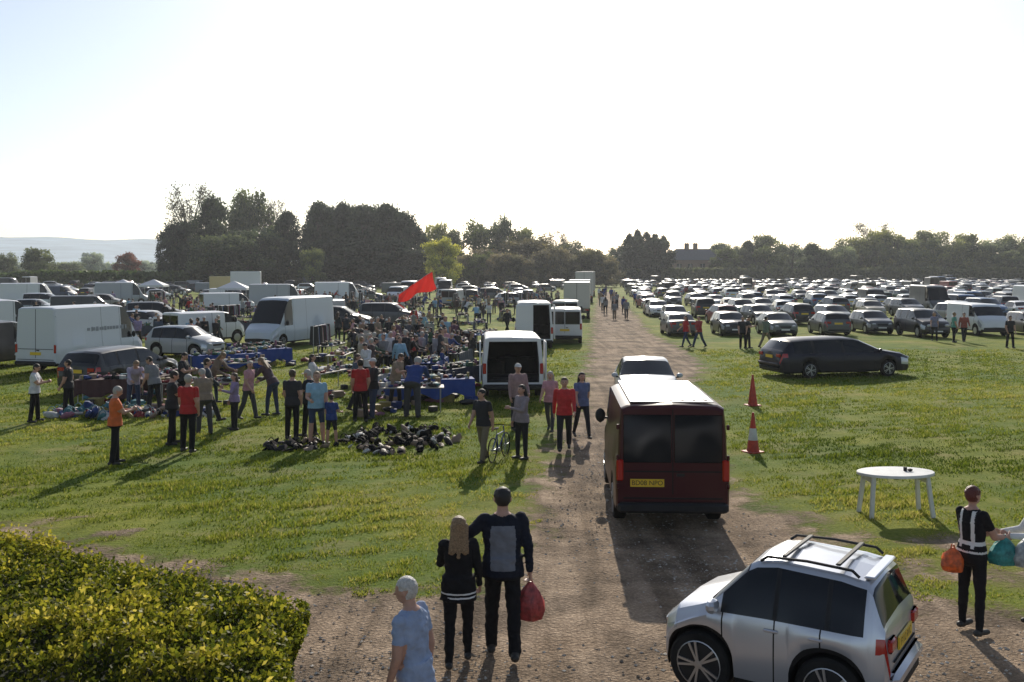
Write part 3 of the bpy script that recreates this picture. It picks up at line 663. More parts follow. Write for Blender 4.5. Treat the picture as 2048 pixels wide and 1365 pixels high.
# ------------------------------------------------------------------ people
def Rx(a): return Matrix.Rotation(a,3,'X')
def person(name,fem=False,lean=0,armL=(5,8,12,0),armR=(5,8,12,0),legL=(0,0,3),legR=(0,0,3),sleeve='long',legs='long',hair='short',yaw=0,pitch=0,accent=None,voxel=.014,bulk=1.0,wrinkle=0,hem=.88,curl=25,mats=None):
    mb=MB(); cls=[]
    Pv=V((0,0,.95)); Rl=Rx(-math.radians(lean))
    Tt=lambda p: Pv+Rl@(V(p)-Pv)
    sw=.158 if fem else .185; B=bulk
    prof=[(.79,.09,.08,0),(.84,.158,.120,-.014),(.92,.178,.135,-.016),(1.0,.165*B,.122*B,-.004),(1.1,(.136 if fem else .158)*B,.110*B,.004),(1.22,(.148 if fem else .172)*B,.118*B,.008),(1.33,sw*.99*B,.120*B,.004),(1.40,sw*.99,.102,-.004),(1.445,sw*.80,.084,-.008),(1.48,.080,.064,-.008),(1.50,.05,.05,-.006)]
    n=20; rings=[]
    for z,rx,ry,oy in prof:
        rings.append([Tt((rx*math.copysign(abs(math.cos(t))**.85,math.cos(t)),oy+ry*math.copysign(abs(math.sin(t))**.85,math.sin(t)),z)) for t in [2*math.pi*i/n for i in range(n)]])
    mb.loft(rings,0)
    if hem<.9:
        rr=[]
        for z,k in ((hem-.03,1.14),(hem+.05,1.10),(1.05,1.04)):
            rr.append([Tt((.168*k*max(B,.95)*math.cos(t),-.006+.128*k*max(B,.95)*math.sin(t),z)) for t in [2*math.pi*i/n for i in range(n)]])
        mb.loft(rr,0)
    cls.append((Tt((0,0,.90)),Tt((0,0,1.30)),.14,.14,'torso')); cls.append((Tt((-sw+.06,0,1.37)),Tt((sw-.06,0,1.37)),.09,.09,'torso'))
    cls.append((Tt((-.06,0,.92)),Tt((.06,0,.92)),.13,.13,'torso'))
    nb=Tt((0,-.005,1.46)); Rh=Rx(-math.radians(lean*.5))@Matrix.Rotation(math.radians(yaw),3,'Z')@Rx(-math.radians(pitch))
    hb=nb+Rx(-math.radians(lean*.7+8))@V((0,0,.078)); hc=hb+Rh@V((0,.012,.092))
    mb.caps(nb,hb,.060 if not fem else .048,.055 if not fem else .045,n=12); cls.append((nb+V((0,0,.035)),hb,.05,.05,'neck'))
    H4=Rh
    mb.ell(hc,(.076,.095,.108),0,16,10,M=H4); mb.ell(hc+Rh@V((0,.030,-.055)),(.055,.058,.052),0,12,8,M=H4)
    mb.caps(hc+Rh@V((0,.085,.005)),hc+Rh@V((0,.108,-.022)),.008,.014,n=8)
    mb.ell(hc+Rh@V((0,.088,-.052)),(.022,.012,.010),0,8,5,M=H4)
    for s_ in(1,-1): mb.ell(hc+Rh@V((s_*.080,-.005,-.01)),(.012,.02,.032),0,8,6,M=H4)
    if hair in('short','long'):
        mb.ell(hc+Rh@V((0,-.014,.016)),(.084,.099,.106),0,16,10,M=H4)
        hr_=random.Random(len(name))
        for k in range(18):
            a=hr_.uniform(0,6.28); e=hr_.uniform(.1,1.2); q=V((math.cos(a)*math.cos(e)*.066,-.016+math.sin(a)*math.cos(e)*.074,.024+math.sin(e)*.072))
            if q.y<.05: mb.ell(hc+Rh@q,(.030,.030,.026),0,8,5,M=H4)
    if hair=='cap':
        mb.ell(hc+Rh@V((0,-.006,.03)),(.086,.102,.092),0,16,10,M=H4); mb.ell(hc+Rh@V((0,.105,.035)),(.065,.06,.012),0,12,6,M=H4)
    cls.append((hc,hc+V((0,0,.001)),.09,.09,'head')); cls.append((hc+Rh@V((0,.02,-.05)),hc+Rh@V((0,.1,-.02)),.045,.015,'head'))
    if hair=='long':
        for ox in(-.045,0,.045):
            a=hc+Rh@V((ox,-.055,.0)); b=nb+Rl@V((ox*1.4,-.095,-.13-.03*math.cos(ox*70))); mb.caps(a,b,.050,.040,su=1.1,sv=.8,U=(1,0,0)); cls.append((a,b,.055,.045,'hair'))
    def arm(s_,P):
        f,ab,el,inw=[math.radians(q) for q in P]
        S=Tt((s_*(sw-.005),0,1.405))
        d1=Rl@V((s_*math.sin(ab),math.sin(f)*math.cos(ab),-math.cos(f)*math.cos(ab))).normalized() if lean<25 else V((s_*math.sin(ab),math.sin(f)*math.cos(ab),-math.cos(f)*math.cos(ab))).normalized()
        g=f+el; d2=V((-s_*math.sin(inw)+s_*math.sin(ab)*.3,math.sin(g)*math.cos(inw),-math.cos(g)*math.cos(inw))).normalized()
        E=S+d1*.285; Wp=E+d2*.25; k=1.18 if sleeve=='long' else 1.05
        mb.caps(S-d1*.01,E,.058*k*B**.5,.043*k); mb.caps(E,Wp,.043*k,.028*(1.25 if sleeve=='long' else 1))
        cls.append((S,E,.056,.042,'uarm')); cls.append((E,Wp,.042,.03,'farm'))
        Nn=(V((-s_,0,0))-d2*d2.dot(V((-s_,0,0)))); Nn=Nn.normalized() if Nn.length>.2 else V((0,0,-1)); Sd=d2.cross(Nn)
        if Sd.y+Sd.z<0: Sd=-Sd
        pe=Wp+d2*.085; mb.caps(Wp,pe,.030,.034,su=1.15,sv=.48,U=Sd); cls.append((Wp+d2*.02,pe,.03,.03,'hand'))
        c=math.radians(curl)
        for i,(o_,ln) in enumerate(((.033,.068),(.011,.078),(-.011,.072),(-.033,.055))):
            p=pe+Sd*o_*1.05; q=p+(d2*math.cos(c)+Nn*math.sin(c)+Sd*o_*2)*ln*.55; r=q+(d2*math.cos(2.2*c)+Nn*math.sin(2.2*c))*ln*.5
            mb.caps(p,q,.0098,.009,n=8); mb.caps(q,r,.009,.0075,n=8); cls.append((p,r,.01,.01,'hand'))
        p=Wp+d2*.03+Sd*.028; q=p+(d2*.7+Sd*.6+Nn*.3).normalized()*.045; r=q+(d2*.9+Sd*.2+Nn*.4).normalized()*.032
        mb.caps(p,q,.012,.010,n=8); mb.caps(q,r,.010,.008,n=8); cls.append((p,r,.01,.01,'hand'))
        return pe
    hl=arm(-1,armL); hr=arm(1,armR)
    def leg(s_,P):
        f,kb,ab=[math.radians(q) for q in P]
        Hp=V((s_*.088,0,.905)); d1=V((s_*math.sin(ab),math.sin(f)*math.cos(ab),-math.cos(f)*math.cos(ab))); Kn=Hp+d1*.42
        g=f-kb; d2=V((s_*math.sin(ab)*.5,math.sin(g),-math.cos(g))).normalized(); A=Kn+d2*.40; k=1.14 if legs=='long' and not fem else 1
        mb.caps(Hp,Kn,.092 if not fem else .094,.060*k,n=14); mb.caps(Kn,Kn+d2*.16,.058*k,.058*k,n=14); mb.caps(Kn+d2*.14,A,.058*k,.040 if legs!='long' else (.060 if not fem else .042),n=14)
        cls.append((Hp,Kn,.088,.06,'thigh')); cls.append((Kn,A,.056,.045,'shin'))
        tl=min(0,g)*.8; fd=V((0,math.cos(tl),math.sin(tl))) if g<-.1 else V((0,1,max(0,g)*.35)).normalized()
        up=V((1,0,0)).cross(fd).normalized()
        ft=A-up*.045; mb.caps(ft-fd*.05,ft+fd*.15,.042,.036,su=1.0,sv=.9,U=(1,0,0)); mb.caps(A,ft,.042,.045); cls.append((ft-fd*.05,ft+fd*.15,.045,.04,'foot'))
        return min((ft-fd*.05).z-.042,(ft+fd*.15).z-.036)
    zl=min(leg(-1,legL),leg(1,legR))
    tmp=bpy.data.meshes.new('tmp'); tmp.from_pydata(mb.v,[],mb.f); ob=bpy.data.objects.new('tmp',tmp); COL.objects.link(ob)
    md=ob.modifiers.new('r','REMESH'); md.mode='VOXEL'; md.voxel_size=voxel; md.use_smooth_shade=True
    ms=ob.modifiers.new('s','SMOOTH'); ms.factor=.5; ms.iterations=2
    dg=bpy.context.evaluated_depsgraph_get(); me=bpy.data.meshes.new_from_object(ob.evaluated_get(dg)); bpy.data.objects.remove(ob); bpy.data.meshes.remove(tmp)
    me.name=name
    nf=len(me.polygons); C=np.empty(nf*3,dtype=np.float32); me.polygons.foreach_get('center',C); C=C.reshape(-1,3).astype(float)
    best=np.full(nf,1e9); bi=np.zeros(nf,int); bt=np.zeros(nf)
    for i,(a,b,ra,rb,tag) in enumerate(cls):
        a=np.array(a);b=np.array(b);e=b-a; t=np.clip(((C-a)@e)/(e@e+1e-9),0,1); dd=np.linalg.norm(C-a-t[:,None]*e,axis=1)-(ra+(rb-ra)*t)
        m=dd<best; best[m]=dd[m]; bi[m]=i; bt[m]=t[m]
    tags=np.array([c[4] for c in cls])[bi]
    mi=np.ones(nf,int)
    Ri=np.array(Rl.transposed()); TC=(C-np.array(Pv))@Ri.T+np.array(Pv)
    tor=tags=='torso'
    mi[tor&(TC[:,2]<hem)]=2; mi[tor&(TC[:,2]>1.478)]=0
    mi[(tags=='thigh')]=2; mi[(tags=='thigh')&(TC[:,2]>hem)&(bt<.3)]=1
    mi[tags=='shin']=2 if legs=='long' else 0
    if legs=='short': mi[(tags=='thigh')&(bt>.92)]=0
    mi[tags=='foot']=4; mi[tags=='neck']=0; mi[tags=='hand']=0; mi[tags=='hair']=3
    if sleeve!='long': mi[(tags=='uarm')&(bt>.62)]=0; mi[tags=='farm']=0
    hd=tags=='head'; mi[hd]=0
    hl_=(C-np.array(hc))@np.array(Rh)
    x,y,z=hl_[:,0],hl_[:,1],hl_[:,2]
    if hair in('short','long'):
        hh=hd&(((z>.052+.15*np.maximum(0,y-.05)))|((y<-.012)&(z>-.07)&(np.abs(x)<.088)&~((np.abs(x)>.076)&(np.abs(z+.01)<.035)))|((y<.035)&(z>.015)))
        mi[hh]=3
    if hair=='cap': mi[hd&((z>.025)|((y<-.04)&(z>-.03)))]=6; mi[hd&(y<-.02)&(z<=-.0)&(z>-.07)]=3
    mi[hd&(np.hypot(np.abs(x)-.031,z-.006)<.011)&(y>.055)]=5
    mi[hd&(np.abs(x)<.022)&(np.abs(z+.052)<.006)&(y>.07)]=7
    if accent is not None:
        am=accent(TC[:,0],TC[:,1],TC[:,2],tor&(mi==1)); mi[am]=6
    for m_ in mats: me.materials.append(m_)
    me.polygons.foreach_set('material_index',mi.astype(np.int32)); me.polygons.foreach_set('use_smooth',[True]*nf)
    nv=len(me.vertices); co=np.empty(nv*3,dtype=np.float32); me.vertices.foreach_get('co',co); co=co.reshape(-1,3)
    if wrinkle>0:
        vm=np.zeros(nv,bool)
        lv=np.empty(len(me.loops),dtype=np.int32); me.loops.foreach_get('vertex_index',lv)
        ls=np.empty(nf,dtype=np.int32); me.polygons.foreach_get('loop_total',ls); vm[lv[np.repeat(np.isin(mi,[1,2,6]),ls)]]=True
        no=np.empty(nv*3,dtype=np.float32); me.vertices.foreach_get('normal',no); no=no.reshape(-1,3)
        w=np.array([noise.noise(V((p[0]*9,p[1]*9,p[2]*15+p[0]*9)))+.6*noise.noise(V((p[0]*24,p[1]*24,p[2]*30))) for p in co]); co+=no*(w*wrinkle*vm)[:,None]
    co[:,2]-=zl
    me.vertices.foreach_set('co',co.ravel()); me.update()
    me['hr']=[*(hr-V((0,0,zl)))]; me['hl']=[*(hl-V((0,0,zl)))]
    return me
M_skin=mk('skin',(.46,.26,.19),rough=.5,var=.15,vscale=20)
M_shirt=mk('cloth_top',objcol=True,rough=.85,var=.25,vscale=9,bump=.5,bscale=22)
M_pants=mk('trousers',rough=.9,rand=[(0,(.012,.013,.017)),(.55,(.03,.045,.09)),(.72,(.05,.05,.055)),(.80,(.018,.025,.05)),(.93,(.16,.13,.09))],bump=.5,bscale=20)
M_hair=mk('hair',rough=.6,rand=[(0,(.02,.014,.01)),(.35,(.06,.035,.02)),(.6,(.20,.13,.07)),(.75,(.35,.33,.30)),(.9,(.01,.01,.01))],bump=.6,bscale=60)
M_shoe=mk('shoes',(.03,.028,.026),rough=.6); M_eye=mk('eyes',(.02,.015,.012),rough=.2); M_lip=mk('lips',(.35,.13,.11),rough=.5)
M_cap=mk('cap',(.5,.5,.5),rough=.8)
GEN=[M_skin,M_shirt,M_pants,M_hair,M_shoe,M_eye,M_cap,M_lip]
def cm(name,c,**k): return mk(name,c,rough=k.pop('rough',.85),var=.2,vscale=9,bump=.45,bscale=25,spec=.2)
blk=cm('black_cloth',(.012,.012,.014)); navy=cm('navy_jacket',(.012,.015,.026)); gry=cm('grey_panel',(.17,.18,.21)); wht=cm('white_cloth',(.7,.7,.7)); ltb=cm('pale_blue_shirt',(.30,.37,.52))
BLKP=list(GEN); BLKP[2]=blk
blond=mk('blonde_hair',(.30,.19,.10),rough=.5,var=.5,vscale=60,bump=.8,bscale=90); greyh=mk('grey_hair',(.55,.53,.50),rough=.6,var=.3,vscale=40,bump=.7,bscale=80); redh=mk('auburn_hair',(.10,.018,.012),rough=.5,bump=.6,bscale=70)
dkh=mk('dark_hair',(.015,.012,.01),rough=.6)
MID={}
MID['stand']=person('stand',mats=BLKP,sleeve='short',armL=(8,6,20,5),armR=(-4,9,30,10),legL=(4,2,5),legR=(-5,3,4)); MID['standf']=person('standf',fem=True,hair='long',mats=GEN,armL=(35,5,70,30),legR=(4,6,4))
MID['walk']=person('walk',mats=GEN,armL=(28,6,18,0),armR=(-22,8,14,0),legL=(-18,14,2),legR=(24,6,2)); MID['walkf']=person('walkf',fem=True,hair='long',mats=GEN,armL=(-20,6,12,0),armR=(24,8,25,0),legL=(22,6,2),legR=(-16,16,2),sleeve='short')
MID['hold']=person('hold',mats=BLKP,armL=(30,4,70,35),armR=(30,4,72,35),pitch=22,bulk=1.08,sleeve='short',legL=(5,3,5),legR=(-5,2,4)); MID['bend']=person('bend',mats=GEN,lean=42,armL=(50,5,25,8),armR=(38,5,35,8),legL=(4,4,5),legR=(-4,2,5),pitch=15)
MID['look']=person('look',mats=GEN,lean=14,armL=(10,8,20,0),armR=(45,6,55,20),yaw=25,pitch=25,sleeve='short',bulk=1.15,legL=(8,6,4),legR=(-6,2,4)); MID['shorts']=person('shorts',mats=GEN,sleeve='short',legs='short',armR=(20,10,60,10),bulk=1.1,legL=(0,0,6),legR=(6,4,6))
MID['capm']=person('capm',mats=GEN,hair='cap',armL=(15,8,40,10),legL=(8,4,4))
MID['stroll']=person('stroll',mats=GEN,lean=4,armL=(-12,8,10,0),armR=(14,7,22,5),legL=(15,5,2),legR=(-12,12,2),yaw=-30,sleeve='short'); MID['bendf']=person('bendf',fem=True,hair='long',mats=GEN,lean=30,armL=(40,8,35,8),armR=(12,10,50,10),legL=(10,8,4),legR=(-4,2,4),pitch=25,yaw=15)
FAR={}
for k,kw in dict(a=dict(sleeve='short',legR=(8,4,4),armR=(20,8,50,10)),b=dict(fem=True,hair='long',armL=(30,5,60,25)),c=dict(armL=(25,6,18,0),armR=(-22,8,14,0),legL=(-18,14,2),legR=(24,6,2)),d=dict(lean=35,armL=(50,5,25,8),armR=(38,5,35,8)),e=dict(hair='cap',armR=(35,6,70,30),legs='short'),f=dict(fem=True,lean=14,armL=(40,12,50,10),armR=(10,20,60,20),legL=(14,12,3),pitch=25,yaw=20)).items():
    FAR[k]=person('far_'+k,mats=GEN,voxel=.024,**kw)
print('people',time.time()-T0)
def P(kind,X,Y,a,col,h=1.75,name='market_visitor',wide=1.0,far=False):
    me=(FAR if far else MID)[kind]; s=h/1.77
    return put(name,me,(X,Y,0),math.radians(-a),(s*wide*1.04,s*wide*1.04,s),col)
ORG=(.62,.13,.03); RED=(.42,.02,.02); DRK=(.02,.02,.025); PUR=(.28,.22,.38); LBL=(.25,.42,.55); BLU=(.02,.05,.20); TAN=(.26,.20,.14); WT=(.6,.6,.62); PNK=(.5,.25,.28); GR=(.2,.2,.21)
for a in [('hold',-8.45,21.3,60,ORG,1.70),('stand',-7.35,22.7,10,RED,1.80),('hold',-8.05,23.7,60,DRK,1.78),('look',-7.75,25.2,330,TAN,1.7),('standf',-7.18,25.9,240,PUR,1.50),('stroll',-7.3,27.7,110,PNK,1.66),('bendf',-6.8,28.4,290,(.08,.05,.06),1.78),
          ('walk',-8.3,27.2,70,(.06,.07,.09),1.8),('hold',-12.98,27.2,80,WT,1.62),('stand',-12.6,28.4,270,DRK,1.62),('bend',-11.2,29.6,150,(.4,.35,.45),1.68),('look',-10.3,28.8,300,GR,1.7),('hold',-9.8,29.8,100,DRK,1.72),('bendf',-9.3,31,100,(.2,.14,.1),1.72),
          ('stand',-5.36,24.4,10,DRK,1.74),('hold',-5.05,24.9,290,(.02,.025,.03),1.7),('shorts',-4.65,23.8,160,LBL,1.76),('shorts',-4.28,23.7,20,BLU,1.22),('stand',-4.12,27.2,340,RED,1.74),('capm',-3.85,27.8,240,DRK,1.72),
          ('stroll',-4.6,29.5,60,(.06,.08,.12),1.7),('look',-3.5,30,120,TAN,1.7),('standf',-6.1,30.5,90,WT,1.6),
          ('stroll',-.62,21.5,215,DRK,1.62),('standf',.22,21.9,230,(.26,.22,.24),1.66),('capm',.15,25.8,160,(.3,.2,.2),1.76),
          ('walkf',.98,25.6,195,PNK,1.60),('walk',1.20,22.9,182,(.50,.03,.03),1.74),('walkf',1.72,24.6,168,(.10,.13,.25),1.68)]:
    P(*a)
P('bend',-2.8,28.1,10,BLU,1.85,wide=1.22)
for a in [('walkf',9.3,53.5,250,RED),('walk',9.95,53.2,240,(.3,.03,.03)),('stand',12.05,52.2,200,DRK),('hold',12.4,52.6,120,DRK),('walk',13.4,52.8,60,(.15,.2,.15)),('shorts',21.5,64,180,WT,1.2),('stand',25.2,57,90,(.1,.3,.25)),('walk',25.9,57.3,190,(.3,.08,.06)),('walkf',24.5,58,200,(.2,.2,.3)),('stand',26.3,52.8,180,DRK)]: P(*a)
PC=[DRK,DRK,DRK,DRK,GR,TAN,WT,PNK,RED,BLU,LBL,(.08,.05,.05),(.3,.3,.33),(.06,.08,.12),(.12,.05,.08),PUR,(.05,.1,.06),(.35,.3,.25),(.04,.04,.05),(.06,.06,.07),(.05,.05,.05)]
QR=random.Random(21)
def group(X,d,n,h0):
    for j in range(n):
        P(QR.choice('aabbcccddff'+'e'),X+QR.gauss(0,.9),d+QR.gauss(0,1.1),h0+QR.uniform(-70,70) if QR.random()<.5 else QR.uniform(0,360),QR.choice(PC),QR.choice([QR.uniform(1.55,1.88),QR.uniform(1.6,1.8),QR.uniform(1.1,1.5)]) if QR.random()<.6 else 1.7,far=True)
for i in range(135):
    t=QR.random(); d=32*(160/32)**(t**.68)
    lo=-.185*d if d<60 else -.24*d
    X=QR.uniform(lo,.095*d-4.6 if d>60 else -2.2-(d<40)*.8)
    group(X,d,QR.choice([1,1,2,2,3,4]),QR.choice([0,90,180,270,185]))
for i in range(55):
    d=QR.uniform(50,130); X=QR.uniform(-.45*d,-.24*d)
    if d<62: X=-.33*d-QR.uniform(-1,3)
    group(X,d,QR.choice([1,2,3]),QR.uniform(0,360))
for X,d in ((8.5,83),(9.6,84),(9.2,90),(10.6,95),(9.0,99),(11.3,108),(10.2,115),(12.3,120),(11.6,128),(13.4,135),(12.4,142),(14.5,118),(13.9,150),(15,160),(8.6,92),(10.3,101)):
    P(QR.choice('abc'),X,d,QR.choice([0,180,10]),QR.choice([DRK,GR,WT,BLU,TAN]),QR.uniform(1.6,1.85),far=True)
def acc_man(x,y,z,m): return m&(y<.0)&(np.abs(x)<.125-.10*np.clip(z-1.25,0,.2)-.03*np.clip(1.15-z,0,.3))&(z>.92)&(z<1.37)
def acc_wom(x,y,z,m): return m&(((z>.815)&(z<.835))|((z>.86)&(z<.875)))
def acc_vest(x,y,z,m): return m&(z<1.46)&(((np.abs(x)>.055)&(np.abs(x)<.098)&(z>1.02))|((z>1.06)&(z<1.105))|((z>.97)&(z<.99)))
me=person('man_walking',mats=[M_skin,navy,blk,dkh,M_shoe,M_eye,gry,M_lip],armL=(-6,48,10,-6),armR=(-6,14,14,0),legL=(9,3,2),legR=(-12,12,2),accent=acc_man,voxel=.009,wrinkle=.011,bulk=1.12,hem=.86,curl=45)
man=put('man_walking',me,(-.10,10.75,0),math.radians(2),(1.84/1.77*1.06,1.84/1.77*1.06,1.84/1.77)); hr=V(me['hr'])
me=person('woman_walking',fem=True,hair='long',mats=[M_skin,blk,blk,blond,M_shoe,M_eye,wht,M_lip],armL=(28,10,75,25),armR=(5,12,20,0),legL=(-8,8,1),legR=(12,4,1),accent=acc_wom,voxel=.009,wrinkle=.010,hem=.80,curl=40,yaw=15,bulk=1.06)
wom=put('woman_walking',me,(-.56,10.5,0),math.radians(2),(1.56/1.75*1.08,1.56/1.75*1.08,1.56/1.75))
me=person('elderly_man',mats=[M_skin,ltb,mk('beige_trousers',(.25,.22,.18),rough=.9),greyh,M_shoe,M_eye,gry,M_lip],sleeve='short',armL=(4,8,14,0),armR=(-8,7,12,0),legL=(8,4,2),legR=(-10,8,2),lean=5,voxel=.009,wrinkle=.011,bulk=1.06,hem=.83,pitch=8,yaw=12)
put('elderly_man',me,(-.79,8.1,0),math.radians(64),1.68/1.77)
me=person('market_steward',fem=True,mats=[M_skin,blk,blk,redh,M_shoe,M_eye,mk('reflective_band',(.62,.62,.6),rough=.4),M_lip],sleeve='short',armL=(22,10,60,15),armR=(28,10,55,5),legL=(4,2,7),legR=(-4,2,5),accent=acc_vest,voxel=.009,wrinkle=.007,hem=.93,curl=50,bulk=1.05)
put('market_steward',me,(5.27,11.45,0),math.radians(-60),1.70/1.77)
me=person('stallholder',fem=True,mats=[M_skin,wht,blk,blond,M_shoe,M_eye,gry,M_lip],armL=(30,10,60,10),armR=(30,10,50,5),voxel=.012,hem=.84,curl=50)
put('stallholder',me,(6.12,11.6,0),math.radians(80),1.66/1.77)
def bag(name,loc,sz,col):
    mb=MB(); rr=random.Random(int(sz[2]*100)); rings=[]
    for k,(z,s_) in enumerate(((0,.45),(.06,.85),(.3,1.05),(.55,.95),(.78,.7),(.92,.4),(1.05,.15))):
        rings.append([(sz[0]/2*s_*math.cos(t)*(1+rr.uniform(-.2,.2)),sz[1]/2*s_*math.sin(t)*(1+rr.uniform(-.25,.25)),-sz[2]*(1-z)) for t in [2*math.pi*i/16 for i in range(16)]])
    mb.loft(rings,0)
    for s_ in(1,-1): mb.cyl((s_*.03,0,-.04),(s_*.01,0,.05),.008,.008,0,6)
    return put(name,mb.mesh(name,[mk(name+'_mat',col,rough=.4,var=.6,vscale=16,bump=.9,bscale=18)],40),loc)
def W(ob,p): return Matrix.Translation(ob.location)@ob.rotation_euler.to_matrix().to_4x4()@Matrix.Diagonal((*ob.scale,1))@V(p)
bag('carrier_bag',W(man,hr)-V((0,0,.06)),(.28,.18,.40),(.42,.06,.06))
bag('carrier_bag',(4.98,11.3,1.0),(.26,.2,.26),(.7,.12,.02)); bag('carrier_bag',(5.62,11.42,1.08),(.34,.24,.30),(.03,.26,.24)); bag('carrier_bag',(5.85,11.3,1.12),(.34,.26,.34),(.45,.5,.5))
bag('handbag',W(wom,V(wom.data['hl']))+V((0,0,.02)),(.22,.16,.22),(.13,.13,.14))
# ------------------------------------------------------------------ cones, table, bicycle
def cone(stripe):
    mb=MB(); mb.box((0,0,.02),(.40,.40,.04),0,bev=.01)
    n=20; pr=[(.15,.04),(.135,.12),(.112,.30),(.075,.58),(.05,.76),(.028,.93),(.02,.95)]
    for k in range(len(pr)-1):
        m=1 if stripe and k in(2,) else 0
        mb.loft([[(r*math.cos(2*math.pi*i/n),r*math.sin(2*math.pi*i/n),z) for i in range(n)] for r,z in pr[k:k+2]],m,k==len(pr)-2)
    return mb.mesh('traffic_cone',[mk('cone_red',(.48,.045,.02),rough=.55,var=.4,vscale=8),mk('cone_white',(.62,.62,.60),rough=.45,var=.3)],35)
put('traffic_cone',cone(True),(5.47,22.7,0),.5,.96); put('traffic_cone',cone(False),(7.34,30.5,0),.3,1.0)
mb=MB(); n=32
def oval(s_,z): return [(.66*s_*math.cos(2*math.pi*i/n),.42*s_*math.sin(2*math.pi*i/n),z) for i in range(n)]
mb.loft([oval(.93,.685),oval(1,.69),oval(1.0,.725),oval(.985,.735)],0)
for sx in(1,-1):
    for sy in(1,-1):
        mb.box((sx*.50,sy*.22,.34),(.075,.055,.70),0,(sy*.10,-sx*.10,0),bev=.012)
    mb.box((sx*.46,0,.62),(.05,.42,.09),0)
mb.cyl((.18,.02,.735),(.18,.02,.80),.03,.03,1,10); mb.ell((.24,-.03,.76),(.05,.035,.025),1,8,5)
put('oval_plastic_table',mb.mesh('oval_plastic_table',[mk('white_plastic',(.64,.64,.62),rough=.45,var=.15,vscale=6),M_plast],35),(6.5,16.95,0),.08)
def bicycle():
    mb=MB()
    for x in(-.52,.52):
        n=28; rr=.33
        c=[V((x+rr*math.cos(2*math.pi*i/n),0,rr+.01+rr*math.sin(2*math.pi*i/n))) for i in range(n)]
        for i in range(n): mb.cyl(c[i],c[(i+1)%n],.018,.018,1,6,False)
        for i in range(0,n,2): mb.cyl((x,0,rr+.01),c[i],.003,.003,2,3,False)
        mb.cyl((x,-.05,rr+.01),(x,.05,rr+.01),.02,.02,2,8)
    S=V((-.18,0,.72));Hd=V((.36,0,.78));BB=V((-.08,0,.28));R_=V((-.52,0,.34));Fw=V((.52,0,.34))
    for a,b in((S,Hd-V((0,0,.04))),(BB,Hd-V((-.02,0,.12))),(S,BB),(BB,R_),(S,R_)): mb.cyl(a,b,.018,.018,0,8)
    mb.cyl(Hd+V((-.03,0,.12)),Fw,.018,.014,0,8); mb.cyl(S,S+V((-.04,0,.16)),.013,.013,2,6); mb.ell(S+V((-.04,0,.18)),(.13,.07,.03),1,10,6)
    mb.cyl(Hd+V((-.03,-.28,.14)),Hd+V((-.03,.28,.14)),.013,.013,1,6); mb.cyl(BB-V((0,.06,0)),BB+V((0,.06,0)),.07,.07,2,14)
    mb.cyl(BB+V((0,.08,0)),BB+V((.1,.08,-.13)),.01,.01,2,5); mb.box(BB+V((.1,.12,-.13)),(.09,.09,.02),1)
    return mb.mesh('bicycle',[mk('bike_frame',(.03,.06,.22),rough=.3,coat=.6),M_tyre,M_rim],40)
BI=bicycle(); put('bicycle',BI,(-.28,21.9,0),math.radians(70),.78)
# ------------------------------------------------------------------ stalls, piles
ITM=[mk('goods_%d'%i,c,rough=.7,var=.3,vscale=10) for i,c in enumerate([(.5,.5,.48),(.22,.02,.02),(.02,.05,.2),(.02,.02,.02),(.3,.24,.08),(.04,.12,.06),(.28,.2,.14),(.3,.12,.18),(.06,.2,.24)])]
M_tbl=mk('table_top',(.35,.32,.28),rough=.6)
def stall(seed,L=2.4,cloth=None,tall=False):
    rr=random.Random(seed); mb=MB(); Wd=.75
    mb.box((0,0,.72),(L,Wd,.03),9 if not cloth else 10)
    for x in(-L/2+.1,L/2-.1):
        for y in(-.3,.3): mb.cyl((x,y,0),(x,y,.71),.018,.018,11,6)
    if cloth:
        n=26
        for sy in(1,-1):
            top=[];bot=[]
            for i in range(n+1):
                x=-L/2+L*i/n; top.append((x,sy*(Wd/2+.005),.74)); bot.append((x,sy*(Wd/2+.04+.05*math.sin(i*1.7+seed)),.22+.10*math.sin(i*.6+seed)))
            vs=top+bot; mb.add(vs,[(i,i+1,n+2+i,n+1+i) for i in range(n)],10)
    for i in range(50):
        x=rr.uniform(-L/2+.1,L/2-.1); y=rr.uniform(-.3,.3); m=rr.choice([0,1,2,3,3,3,4,5,6,7,8]); s_=rr.uniform(.06,.16)
        t=rr.random()
        if t<.45: mb.box((x,y,.74+s_*.45),(s_*1.4,s_,s_*.9),m,(0,0,rr.uniform(0,3)),bev=.008)
        elif t<.65: mb.cyl((x,y,.735),(x,y,.735+s_*1.5),s_*.35,s_*.3,m,8)
        else: mb.ell((x,y,.74+s_*.4),(s_,s_*.7,s_*.45),m,8,5,jit=.2)
    for i in range(16):
        x=rr.uniform(-L/2,L/2); y=rr.uniform(-1.0,1.0); s_=rr.uniform(.12,.3)
        if rr.random()<.5: mb.box((x,y,s_*.4),(s_*1.3,s_,s_*.8),rr.choice([0,3,3,6,2,4]),(0,0,rr.uniform(0,3)),bev=.01)
        else: mb.ell((x,y,s_*.3),(s_*.9,s_*.7,s_*.35),rr.choice([3,3,6,7,1,8]),8,5,jit=.2)
    if tall:
        for x in(-L/2,L/2): mb.cyl((x,.5,0),(x,.5,1.6),.015,.015,11,6)
        mb.cyl((-L/2,.5,1.6),(L/2,.5,1.6),.015,.015,11,6)
        for i in range(24):
            x=-L/2+.1+i*(L-.2)/24; mb.box((x,.5,1.15+rr.uniform(-.03,.05)),(.05,.42,.8+rr.uniform(-.15,.1)),rr.choice([3,3,3,2,0,7,1,6]),(0,0,rr.uniform(-.2,.2)),taper=.8,bev=.015)
    return mb.mesh('market_stall',ITM+[M_tbl,mk('cloth_%d'%seed,cloth or (.5,.5,.5),rough=.8,var=.2),M_rim],35)
